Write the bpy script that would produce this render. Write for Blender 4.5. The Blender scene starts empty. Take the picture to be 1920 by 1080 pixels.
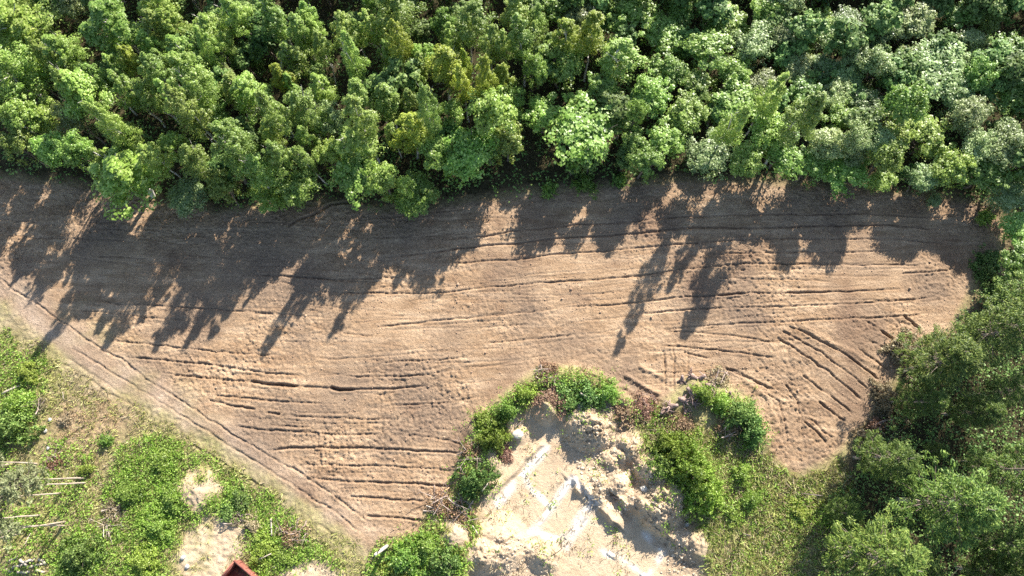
import bpy, math, random
import numpy as np
from mathutils import Vector, Matrix

rnd = random.Random(7)
scene = bpy.context.scene
COL = scene.collection

# ------------------------------------------------------------------ camera
CAM_H = 60.0
TILT = math.radians(14.0)
F = 1280.0                      # focal length in pixels of a 1920 px wide picture
cam_data = bpy.data.cameras.new("camera")
cam_data.sensor_width = 36.0
cam_data.lens = 36.0 * F / 1920.0
cam_data.clip_end = 6000
cam = bpy.data.objects.new("camera", cam_data)
cam.location = (0, 0, CAM_H)
cam.rotation_euler = (TILT, 0, 0)
COL.objects.link(cam)
scene.camera = cam

# ------------------------------------------------------------------ sky, sun, exposure
SUN_AZ = math.radians(27.5)     # from +Y towards +X
SUN_EL = math.radians(31.5)
world = bpy.data.worlds.new("World")
scene.world = world
world.use_nodes = True
wn = world.node_tree.nodes
wl = world.node_tree.links
wn.clear()
sky = wn.new("ShaderNodeTexSky")
sky.sky_type = 'NISHITA'
sky.sun_disc = False
sky.sun_elevation = SUN_EL
sky.sun_rotation = SUN_AZ
sky.air_density = 1.0
sky.dust_density = 0.6
bg = wn.new("ShaderNodeBackground")
bg.inputs["Strength"].default_value = 0.1
wo = wn.new("ShaderNodeOutputWorld")
wl.new(sky.outputs[0], bg.inputs[0])
wl.new(bg.outputs[0], wo.inputs[0])

sun_data = bpy.data.lights.new("sun", 'SUN')
sun_data.energy = 5.0
sun_data.angle = math.radians(0.53)
sun_data.color = (1.0, 0.95, 0.87)
sun = bpy.data.objects.new("sun", sun_data)
sd = Vector((math.sin(SUN_AZ) * math.cos(SUN_EL), math.cos(SUN_AZ) * math.cos(SUN_EL), math.sin(SUN_EL)))
sun.rotation_euler = (-sd).to_track_quat('-Z', 'Y').to_euler()
sun.location = sd * 150
COL.objects.link(sun)

vs = scene.view_settings
vs.view_transform = 'Standard'
vs.look = 'None'
vs.gamma = 1.0
vs.use_curve_mapping = False
vs.exposure = 1.45
scene.render.engine = 'CYCLES'
scene.cycles.use_denoising = False
scene.cycles.max_bounces = 8
scene.cycles.diffuse_bounces = 5
scene.cycles.transmission_bounces = 5
scene.cycles.transparent_max_bounces = 4

# ------------------------------------------------------------------ helpers
CT, ST = math.cos(TILT), math.sin(TILT)


def ray(u, v):
    x = (u - 960.0) / F
    y = (540.0 - v) / F
    return x, y * CT + ST, y * ST - CT


def at(u, v, z=0.0):
    """the point at height z that stands at this place of the site plan"""
    x, y, d = ray(u, v)
    t = (z - CAM_H) / d
    return (x * t, y * t, z)


def W(pts):
    return np.array([at(u, v)[:2] for u, v in pts])


def px2m(v, z=0.0):
    x, y, d = ray(960, v)
    return ((z - CAM_H) / d) / F


_lat = {}


def vnoise(x, y, scale, seed):
    if seed not in _lat:
        _lat[seed] = np.random.default_rng(seed + 1000).random((256, 256))
    G = _lat[seed]
    x = np.asarray(x) / scale + 37.2
    y = np.asarray(y) / scale + 91.7
    xi = np.floor(x).astype(int)
    yi = np.floor(y).astype(int)
    fx = x - xi
    fy = y - yi
    fx = fx * fx * (3 - 2 * fx)
    fy = fy * fy * (3 - 2 * fy)
    x0, x1, y0, y1 = xi & 255, (xi + 1) & 255, yi & 255, (yi + 1) & 255
    return (G[x0, y0] * (1 - fx) + G[x1, y0] * fx) * (1 - fy) + (G[x0, y1] * (1 - fx) + G[x1, y1] * fx) * fy


def fbm(x, y, scale, seed, octv=4):
    s, a, tot = 0, 1.0, 0
    for k in range(octv):
        s = s + a * (vnoise(x, y, scale / 2 ** k, seed + k) - 0.5)
        tot += a
        a *= 0.5
    return s / tot * 2


def inside(P, x, y):
    r = np.zeros(np.shape(x), bool)
    n = len(P)
    for i in range(n):
        ax, ay = P[i]
        bx, by = P[(i + 1) % n]
        if ay == by:
            continue
        c = ((ay > y) != (by > y)) & (x < (bx - ax) * (y - ay) / (by - ay) + ax)
        r ^= c
    return r


def seg_dist(P, x, y, closed=False):
    """distance to a polyline and the fraction along it"""
    best = np.full(np.shape(x), 1e9)
    par = np.zeros(np.shape(x))
    n = len(P)
    m = n if closed else n - 1
    for i in range(m):
        ax, ay = P[i]
        bx, by = P[(i + 1) % n]
        dx, dy = bx - ax, by - ay
        L2 = dx * dx + dy * dy + 1e-9
        t = np.clip(((x - ax) * dx + (y - ay) * dy) / L2, 0, 1)
        d = np.hypot(x - ax - t * dx, y - ay - t * dy)
        k = d < best
        best = np.where(k, d, best)
        par = np.where(k, (i + t) / m, par)
    return best, par


def soft(P, x, y, w):
    """1 inside the outline, 0 outside, with a soft rim w wide"""
    d, _ = seg_dist(P, x, y, True)
    s = np.where(inside(P, x, y), d, -d)
    return np.clip(0.5 + s / w, 0, 1)


def mesh_np(name, V, Fc, smooth=False):
    V = np.ascontiguousarray(V, dtype=np.float32)
    Fc = np.ascontiguousarray(Fc, dtype=np.int32)
    M, k = Fc.shape
    me = bpy.data.meshes.new(name)
    me.vertices.add(len(V))
    me.vertices.foreach_set("co", V.ravel())
    me.loops.add(M * k)
    me.loops.foreach_set("vertex_index", Fc.ravel())
    me.polygons.add(M)
    me.polygons.foreach_set("loop_start", np.arange(0, M * k, k, dtype=np.int32))
    if smooth:
        me.polygons.foreach_set("use_smooth", np.ones(M, dtype=bool))
    me.update(calc_edges=True)
    return me


class MB:
    """collects quads"""

    def __init__(self):
        self.V, self.F, self.n = [], [], 0

    def add(self, V, Fc):
        V = np.asarray(V, float)
        self.V.append(V)
        self.F.append(np.asarray(Fc, int) + self.n)
        self.n += len(V)
        return self

    def tube(self, pts, radii, sides=6, cap=False):
        P = np.asarray(pts, float)
        R = np.asarray(radii, float)
        if cap:
            P = np.vstack([P[:1], P, P[-1:]])
            R = np.concatenate([[R[0] * 0.02], R, [R[-1] * 0.02]])
        K = len(P)
        T = np.gradient(P, axis=0)
        if cap:
            T[0], T[1] = P[2] - P[1], P[2] - P[1]
            T[-1], T[-2] = P[-2] - P[-3], P[-2] - P[-3]
        T /= np.linalg.norm(T, axis=1)[:, None] + 1e-9
        up = np.where(np.abs(T[:, 2:3]) > 0.9, np.array([[1.0, 0, 0]]), np.array([[0, 0, 1.0]]))
        A = np.cross(T, up)
        A /= np.linalg.norm(A, axis=1)[:, None] + 1e-9
        B = np.cross(T, A)
        a = np.arange(sides) / sides * 2 * math.pi
        ring = (np.cos(a)[None, :, None] * A[:, None] + np.sin(a)[None, :, None] * B[:, None]) * R[:, None, None]
        V = (P[:, None] + ring).reshape(-1, 3)
        i = np.arange(K - 1)[:, None] * sides
        j = np.arange(sides)[None]
        j2 = (j + 1) % sides
        Fc = np.stack([i + j, i + j2, i + sides + j2, i + sides + j], -1).reshape(-1, 4)
        return self.add(V, Fc)

    def box(self, c, s, rz=0.0):
        c = np.asarray(c, float)
        x, y, z = np.asarray(s, float) / 2
        V = np.array([[-x, -y, -z], [x, -y, -z], [x, y, -z], [-x, y, -z], [-x, -y, z], [x, -y, z], [x, y, z], [-x, y, z]])
        R = np.array([[math.cos(rz), -math.sin(rz), 0], [math.sin(rz), math.cos(rz), 0], [0, 0, 1]])
        return self.add(V @ R.T + c, [[0, 3, 2, 1], [4, 5, 6, 7], [0, 1, 5, 4], [1, 2, 6, 5], [2, 3, 7, 6], [3, 0, 4, 7]])

    def leaves(self, rng, C, N, L, Wd, along=None):
        """one small lozenge per centre C with normal N"""
        n = len(C)
        N = N / (np.linalg.norm(N, axis=1)[:, None] + 1e-9)
        r = rng.normal(size=(n, 3)) if along is None else along
        T = r - (r * N).sum(1)[:, None] * N
        T /= np.linalg.norm(T, axis=1)[:, None] + 1e-9
        B = np.cross(N, T)
        L = np.broadcast_to(np.asarray(L, float), (n,))[:, None]
        Wd = np.broadcast_to(np.asarray(Wd, float), (n,))[:, None]
        V = np.stack([C - T * L / 2, C + B * Wd / 2 + T * L * 0.05 - N * Wd * 0.12, C + T * L / 2, C - B * Wd / 2 + T * L * 0.05 - N * Wd * 0.12], 1).reshape(-1, 3)
        return self.add(V, np.arange(4 * n).reshape(-1, 4))

    def mesh(self, name, mat, smooth=False):
        me = mesh_np(name, np.vstack(self.V), np.vstack(self.F), smooth)
        me.materials.append(mat)
        return me


def link(name, me, parent=None, loc=None, rot=None, scale=None):
    o = bpy.data.objects.new(name, me)
    COL.objects.link(o)
    if parent is not None:
        o.parent = parent
    if loc is not None:
        o.location = loc
    if rot is not None:
        o.rotation_euler = rot
    if scale is not None:
        o.scale = scale
    return o


def tag(o, label, cat, group=None):
    o["label"] = label
    o["category"] = cat
    if group:
        o["group"] = group
    return o


def structure(o):
    o["kind"] = "structure"
    return o


def stuff(o, label, cat):
    o["kind"] = "stuff"
    o["label"] = label
    o["category"] = cat
    return o


# ------------------------------------------------------------------ materials
def new_mat(name):
    m = bpy.data.materials.new(name)
    m.use_nodes = True
    nt = m.node_tree
    nt.nodes.clear()
    return m, nt, nt.nodes, nt.links


def ramp(N, stops):
    r = N.new("ShaderNodeValToRGB")
    e = r.color_ramp.elements
    while len(e) < len(stops):
        e.new(0.5)
    for k, (p, c) in enumerate(stops):
        e[k].position = p
        e[k].color = (*c, 1)
    return r


def leaf_mat(name, cols, trans=0.3, rough=0.5, spec=0.25, hue=0.02, val=0.25):
    m, nt, N, L = new_mat(name)
    geo = N.new("ShaderNodeNewGeometry")
    oi = N.new("ShaderNodeObjectInfo")
    r = ramp(N, [(i / (len(cols) - 1), c) for i, c in enumerate(cols)])
    L.new(geo.outputs["Random Per Island"], r.inputs[0])
    hs = N.new("ShaderNodeHueSaturation")
    mh = N.new("ShaderNodeMapRange")
    mh.inputs[3].default_value, mh.inputs[4].default_value = 0.5 - hue, 0.5 + hue
    mul = N.new("ShaderNodeMath")
    mul.operation = 'MULTIPLY'
    mul.inputs[1].default_value = 7.31
    fr = N.new("ShaderNodeMath")
    fr.operation = 'FRACT'
    mv = N.new("ShaderNodeMapRange")
    mv.inputs[3].default_value, mv.inputs[4].default_value = 1 - val, 1 + val
    L.new(oi.outputs["Random"], mh.inputs[0])
    L.new(oi.outputs["Random"], mul.inputs[0])
    L.new(mul.outputs[0], fr.inputs[0])
    L.new(fr.outputs[0], mv.inputs[0])
    L.new(mh.outputs[0], hs.inputs["Hue"])
    tc = N.new("ShaderNodeTexCoord")
    nz = N.new("ShaderNodeTexNoise")
    nz.inputs["Scale"].default_value = 0.9
    nz.inputs["Detail"].default_value = 3
    L.new(tc.outputs["Object"], nz.inputs["Vector"])
    mn = N.new("ShaderNodeMapRange")
    mn.inputs[1].default_value, mn.inputs[2].default_value = 0.3, 0.7
    mn.inputs[3].default_value, mn.inputs[4].default_value = 0.78, 1.22
    L.new(nz.outputs["Fac"], mn.inputs[0])
    mm = N.new("ShaderNodeMath")
    mm.operation = 'MULTIPLY'
    L.new(mv.outputs[0], mm.inputs[0])
    L.new(mn.outputs[0], mm.inputs[1])
    L.new(mm.outputs[0], hs.inputs["Value"])
    L.new(r.outputs[0], hs.inputs["Color"])
    p = N.new("ShaderNodeBsdfPrincipled")
    p.inputs["Roughness"].default_value = rough
    p.inputs["Specular IOR Level"].default_value = spec
    t = N.new("ShaderNodeBsdfTranslucent")
    L.new(hs.outputs[0], p.inputs["Base Color"])
    L.new(hs.outputs[0], t.inputs["Color"])
    mx = N.new("ShaderNodeMixShader")
    mx.inputs[0].default_value = trans
    o = N.new("ShaderNodeOutputMaterial")
    L.new(p.outputs[0], mx.inputs[1])
    L.new(t.outputs[0], mx.inputs[2])
    L.new(mx.outputs[0], o.inputs[0])
    return m


def plain_mat(name, a, b, scale=6.0, rough=0.85, bump=0.3, metal=0.0, stretch=(1, 1, 1), detail=5):
    m, nt, N, L = new_mat(name)
    tc = N.new("ShaderNodeTexCoord")
    mp = N.new("ShaderNodeMapping")
    mp.inputs["Scale"].default_value = stretch
    nz = N.new("ShaderNodeTexNoise")
    nz.inputs["Scale"].default_value = scale
    nz.inputs["Detail"].default_value = detail
    r = ramp(N, [(0.32, a), (0.68, b)])
    p = N.new("ShaderNodeBsdfPrincipled")
    p.inputs["Roughness"].default_value = rough
    p.inputs["Metallic"].default_value = metal
    bp = N.new("ShaderNodeBump")
    bp.inputs["Strength"].default_value = bump
    bp.inputs["Distance"].default_value = 0.03
    o = N.new("ShaderNodeOutputMaterial")
    L.new(tc.outputs["Object"], mp.inputs[0])
    L.new(mp.outputs[0], nz.inputs["Vector"])
    L.new(nz.outputs["Fac"], r.inputs[0])
    L.new(r.outputs[0], p.inputs["Base Color"])
    L.new(nz.outputs["Fac"], bp.inputs["Height"])
    L.new(bp.outputs[0], p.inputs["Normal"])
    L.new(p.outputs[0], o.inputs[0])
    return m


M = {}
M["birch_leaf"] = leaf_mat("birch_leaf", [(0.14, 0.235, 0.03), (0.28, 0.4, 0.07), (0.46, 0.55, 0.17)], 0.42, 0.45, 0.45, hue=0.014, val=0.25)
M["yellow_leaf"] = leaf_mat("yellow_birch_leaf", [(0.17, 0.24, 0.02), (0.32, 0.39, 0.045), (0.44, 0.48, 0.1)], 0.42, 0.45, 0.4, hue=0.01)
M["green_leaf"] = leaf_mat("broad_leaf", [(0.13, 0.22, 0.03), (0.25, 0.38, 0.06), (0.4, 0.5, 0.14)], 0.4, 0.42, 0.45, hue=0.018)
M["grey_leaf"] = leaf_mat("willow_leaf", [(0.14, 0.2, 0.05), (0.28, 0.36, 0.12), (0.44, 0.5, 0.23)], 0.35, 0.42, 0.45, hue=0.018)
M["pine_leaf"] = leaf_mat("pine_needle", [(0.035, 0.075, 0.012), (0.085, 0.14, 0.022), (0.22, 0.28, 0.06)], 0.06, 0.5, 0.2, hue=0.015, val=0.2)
M["pale_pine"] = leaf_mat("pale_needle", [(0.14, 0.16, 0.06), (0.22, 0.24, 0.11), (0.3, 0.3, 0.16)], 0.2, hue=0.015, val=0.15)
M["shrub_leaf"] = leaf_mat("shrub_leaf", [(0.12, 0.21, 0.025), (0.24, 0.37, 0.055), (0.4, 0.5, 0.13)], 0.4, 0.45, 0.4, hue=0.025)
M["lime_leaf"] = leaf_mat("lime_leaf", [(0.14, 0.2, 0.02), (0.26, 0.34, 0.05), (0.37, 0.43, 0.12)], 0.3, hue=0.015)
M["dead_leaf"] = leaf_mat("dead_leaf", [(0.12, 0.07, 0.045), (0.25, 0.14, 0.08), (0.45, 0.28, 0.16)], 0.1, hue=0.015)
M["rust_leaf"] = leaf_mat("rust_leaf", [(0.13, 0.075, 0.05), (0.26, 0.15, 0.09), (0.42, 0.28, 0.17)], 0.1, hue=0.02)
M["tan_leaf"] = leaf_mat("tan_leaf", [(0.2, 0.16, 0.08), (0.32, 0.26, 0.15), (0.42, 0.35, 0.22)], 0.2, hue=0.015)
M["weed"] = leaf_mat("weed_leaf", [(0.1, 0.21, 0.02), (0.21, 0.36, 0.045), (0.37, 0.48, 0.12)], 0.38)
M["grass"] = leaf_mat("grass_blade", [(0.2, 0.21, 0.05), (0.36, 0.36, 0.11), (0.55, 0.5, 0.24)], 0.35)
M["bright_grass"] = leaf_mat("bright_grass_blade", [(0.16, 0.24, 0.025), (0.3, 0.4, 0.06), (0.44, 0.5, 0.13)], 0.35)
M["dry_grass"] = leaf_mat("dry_grass_blade", [(0.2, 0.15, 0.08), (0.33, 0.27, 0.15), (0.46, 0.38, 0.24)], 0.15)
M["undergrowth"] = leaf_mat("undergrowth_leaf", [(0.07, 0.135, 0.03), (0.13, 0.22, 0.05), (0.25, 0.34, 0.1)], 0.25, hue=0.015)
M["birch_bark"] = plain_mat("birch_bark", (0.55, 0.52, 0.46), (0.3, 0.27, 0.23), 5, 0.8, 0.3, stretch=(1, 1, 4))
M["bark"] = plain_mat("bark", (0.1, 0.075, 0.055), (0.19, 0.15, 0.115), 9, 0.9, 0.6, stretch=(1, 1, 0.3))
M["pine_bark"] = plain_mat("pine_bark", (0.3, 0.22, 0.16), (0.5, 0.42, 0.34), 6, 0.9, 0.5, stretch=(1, 1, 0.4))
M["dead_wood"] = plain_mat("dead_wood", (0.24, 0.17, 0.13), (0.45, 0.36, 0.3), 7, 0.9, 0.5)
M["root_wood"] = plain_mat("root_wood", (0.13, 0.08, 0.06), (0.42, 0.3, 0.25), 7, 0.95, 1.0)
M["pale_wood"] = plain_mat("pale_wood", (0.3, 0.24, 0.18), (0.52, 0.44, 0.35), 8, 0.9, 0.4)
M["concrete"] = plain_mat("concrete", (0.5, 0.42, 0.32), (0.66, 0.6, 0.52), 3, 0.9, 0.4)
M["rust_paint"] = plain_mat("rust_paint", (0.17, 0.045, 0.032), (0.33, 0.125, 0.08), 5, 0.85, 0.4)
M["rust_inside"] = plain_mat("rust_inside", (0.16, 0.05, 0.04), (0.25, 0.09, 0.06), 3, 0.8, 0.2)
M["dark_metal"] = plain_mat("dark_metal", (0.05, 0.04, 0.035), (0.1, 0.075, 0.06), 12, 0.6, 0.1, metal=0.5)
M["stone"] = plain_mat("stone", (0.34, 0.31, 0.27), (0.55, 0.52, 0.47), 4, 0.9, 0.5)


def ground_mat():
    m, nt, N, L = new_mat("ground_surface")
    tc = N.new("ShaderNodeTexCoord")
    a1 = N.new("ShaderNodeAttribute")
    a1.attribute_name = "cover"
    a2 = N.new("ShaderNodeAttribute")
    a2.attribute_name = "wear_shade"
    s1 = N.new("ShaderNodeSeparateColor")
    s2 = N.new("ShaderNodeSeparateColor")
    L.new(a1.outputs["Color"], s1.inputs[0])
    L.new(a2.outputs["Color"], s2.inputs[0])

    def noise(scale, detail=6, rough=0.6, stretch=None):
        n = N.new("ShaderNodeTexNoise")
        n.inputs["Scale"].default_value = scale
        n.inputs["Detail"].default_value = detail
        n.inputs["Roughness"].default_value = rough
        if stretch:
            mp = N.new("ShaderNodeMapping")
            mp.inputs["Scale"].default_value = stretch
            L.new(tc.outputs["Object"], mp.inputs[0])
            L.new(mp.outputs[0], n.inputs["Vector"])
        else:
            L.new(tc.outputs["Object"], n.inputs["Vector"])
        return n.outputs["Fac"]

    def mix(f, a, b):
        x = N.new("ShaderNodeMix")
        x.data_type = 'RGBA'
        if isinstance(f, float):
            x.inputs[0].default_value = f
        else:
            L.new(f, x.inputs[0])
        for s, k in ((a, 6), (b, 7)):
            if isinstance(s, tuple):
                x.inputs[k].default_value = (*s, 1)
            else:
                L.new(s, x.inputs[k])
        return x.outputs[2]

    def rng(f, a, b):
        x = N.new("ShaderNodeMapRange")
        L.new(f, x.inputs[0])
        x.inputs[1].default_value, x.inputs[2].default_value = a, b
        return x.outputs[0]

    n_big = noise(0.11, 4)
    n_mid = noise(0.6, 6, 0.65)
    n_str = noise(0.5, 6, 0.7, (0.35, 2.2, 1))
    n_fine = noise(5.5, 5, 0.75)
    n_grit = noise(14.0, 3, 0.7)
    # bare soil of the field
    soil = mix(rng(n_mid, 0.3, 0.7), (0.265, 0.17, 0.1), (0.43, 0.293, 0.178))
    soil = mix(rng(n_str, 0.45, 0.68), soil, (0.53, 0.38, 0.245))
    soil = mix(rng(n_big, 0.45, 0.62), soil, (0.255, 0.18, 0.122))
    # weedy ground
    turf = mix(rng(n_mid, 0.3, 0.7), (0.23, 0.19, 0.085), (0.42, 0.34, 0.2))
    turf = mix(rng(n_fine, 0.35, 0.7), turf, (0.28, 0.27, 0.1))
    # sand
    sand = mix(rng(n_mid, 0.3, 0.72), (0.48, 0.35, 0.22), (0.59, 0.455, 0.31))
    # packed dirt of the track
    track = mix(rng(n_mid, 0.3, 0.7), (0.31, 0.22, 0.15), (0.49, 0.375, 0.275))
    # litter below the trees
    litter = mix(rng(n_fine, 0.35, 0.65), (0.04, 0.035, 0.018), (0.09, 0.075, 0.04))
    c = mix(s1.outputs[1], soil, turf)
    c = mix(s1.outputs[2], c, track)
    c = mix(s1.outputs[0], c, sand)
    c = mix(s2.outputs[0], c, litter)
    c = mix(s2.outputs[1], c, (0.7, 0.64, 0.57))          # chalky lime smears
    c = mix(s2.outputs[2], c, (0.17, 0.105, 0.07))          # damp, freshly turned earth, and shade painted along the furrows
    # grain
    g = N.new("ShaderNodeMix")
    g.data_type = 'RGBA'
    g.blend_type = 'MULTIPLY'
    gm = N.new("ShaderNodeMapRange")
    gm.inputs[3].default_value, gm.inputs[4].default_value = 1.0, 0.3
    L.new(s1.outputs[0], gm.inputs[0])
    L.new(gm.outputs[0], g.inputs[0])
    gr = ramp(N, [(0.36, (0.55, 0.53, 0.52)), (0.64, (1.25, 1.25, 1.25))])
    gs = N.new("ShaderNodeMath")
    gs.operation = 'MULTIPLY_ADD'
    gs.inputs[1].default_value = 0.55
    L.new(n_grit, gs.inputs[0])
    gh = N.new("ShaderNodeMath")
    gh.operation = 'MULTIPLY'
    gh.inputs[1].default_value = 0.45
    L.new(n_fine, gh.inputs[0])
    L.new(gh.outputs[0], gs.inputs[2])
    L.new(gs.outputs[0], gr.inputs[0])
    L.new(c, g.inputs[6])
    L.new(gr.outputs[0], g.inputs[7])
    p = N.new("ShaderNodeBsdfPrincipled")
    p.inputs["Roughness"].default_value = 0.95
    p.inputs["Specular IOR Level"].default_value = 0.05
    L.new(g.outputs[2], p.inputs["Base Color"])
    b = N.new("ShaderNodeBump")
    b.inputs["Strength"].default_value = 1.0
    b.inputs["Distance"].default_value = 0.08
    ad = N.new("ShaderNodeMath")
    ad.operation = 'ADD'
    L.new(n_fine, ad.inputs[0])
    L.new(n_grit, ad.inputs[1])
    L.new(ad.outputs[0], b.inputs["Height"])
    L.new(b.outputs[0], p.inputs["Normal"])
    o = N.new("ShaderNodeOutputMaterial")
    L.new(p.outputs[0], o.inputs[0])
    return m


M["ground"] = ground_mat()

# ------------------------------------------------------------------ site plan (outlines measured on the photograph, laid on the ground)
P_FIELD = W([(-160, 318), (0, 335), (150, 345), (300, 380), (400, 397), (530, 388), (620, 380), (700, 397), (800, 392), (900, 372), (980, 365),
             (1060, 357), (1200, 346), (1300, 336), (1400, 342), (1500, 347), (1600, 352), (1700, 366), (1800, 375), (1860, 385), (1885, 430),
             (1870, 470), (1838, 505), (1812, 560), (1780, 610), (1740, 650), (1690, 690), (1660, 735), (1630, 790), (1590, 830), (1540, 870),
             (1490, 890), (1450, 855), (1430, 815), (1418, 770), (1390, 735), (1340, 712), (1290, 708), (1250, 745), (1230, 762), (1170, 740),
             (1120, 698), (1070, 685), (1010, 690), (960, 725), (920, 765), (890, 800), (868, 850), (860, 905), (805, 940), (785, 1008),
             (720, 1008), (690, 1030), (640, 990), (560, 930), (480, 868), (400, 815), (320, 768), (250, 735), (190, 715), (140, 680),
             (100, 640), (50, 600), (0, 560), (-160, 480)])
P_TRACK = W([(-160, 430), (0, 515), (60, 555), (140, 612), (240, 680), (330, 740), (420, 800), (500, 848), (600, 905), (690, 970), (730, 1010),
             (705, 1045), (660, 1040), (610, 990), (540, 940), (470, 895), (400, 850), (320, 800), (240, 765), (160, 715), (90, 660), (0, 590), (-160, 500)])
P_PIT = W([(1000, 755), (1050, 785), (1090, 745), (1165, 745), (1165, 790), (1185, 815), (1222, 855), (1228, 890), (1278, 900), (1302, 950),
           (1302, 1010), (1322, 1060), (1330, 1140), (870, 1140), (888, 1030), (903, 990), (890, 930), (897, 865), (935, 848), (965, 800)])
P_FOREST = W([(-260, 316), (0, 331), (150, 341), (300, 376), (400, 392), (530, 384), (620, 376), (700, 392), (800, 387), (900, 367), (980, 360),
              (1060, 352), (1200, 341), (1300, 331), (1400, 337), (1500, 342), (1600, 347), (1700, 361), (1800, 370), (1865, 380), (1895, 430),
              (1885, 470), (1850, 510), (1825, 565), (1795, 615), (1750, 655), (1705, 700), (1680, 745), (1640, 800), (1600, 850), (1580, 900),
              (1560, 980), (1540, 1100), (1540, 1160), (2300, 1160), (2300, -300), (-400, -300)])
P_SAND2 = W([(335, 1100), (342, 1020), (372, 985), (392, 965), (425, 968), (455, 985), (475, 1005), (462, 1030), (448, 1050), (470, 1100)])
P_SAND3 = W([(505, 1100), (525, 1062), (560, 1045), (610, 1055), (640, 1078), (650, 1100)])
P_LUSH = W([(225, 835), (300, 815), (370, 840), (430, 885), (520, 945), (590, 1000), (640, 1060), (640, 1100), (470, 1100), (470, 1000), (420, 960), (380, 965),
            (335, 1010), (330, 1100), (110, 1100), (105, 1040), (150, 1000), (190, 960), (200, 900)])
P_BRIGHT = W([(-60, 610), (20, 625), (60, 660), (100, 690), (105, 730), (60, 740), (30, 760), (-60, 760)])
P_RIGHT = W([(1160, 770), (1230, 770), (1300, 800), (1400, 800), (1440, 850), (1490, 895), (1580, 860), (1600, 900), (1570, 1100), (1325, 1100),
             (1318, 1050), (1300, 1000), (1300, 940), (1270, 890), (1225, 870), (1190, 810)])
P_BERM = W([(885, 905), (868, 870), (893, 815), (930, 775), (965, 735), (1010, 698), (1070, 692), (1125, 715), (1175, 745), (1230, 765), (1225, 800),
            (1180, 800), (1165, 745), (1090, 748), (1050, 770), (1010, 750), (985, 780), (960, 800), (935, 845), (900, 862)])
P_MID = W([(690, 1040), (720, 1012), (785, 1010), (800, 960), (860, 910), (890, 930), (900, 990), (885, 1040), (872, 1100), (700, 1100), (690, 1060)])

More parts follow.
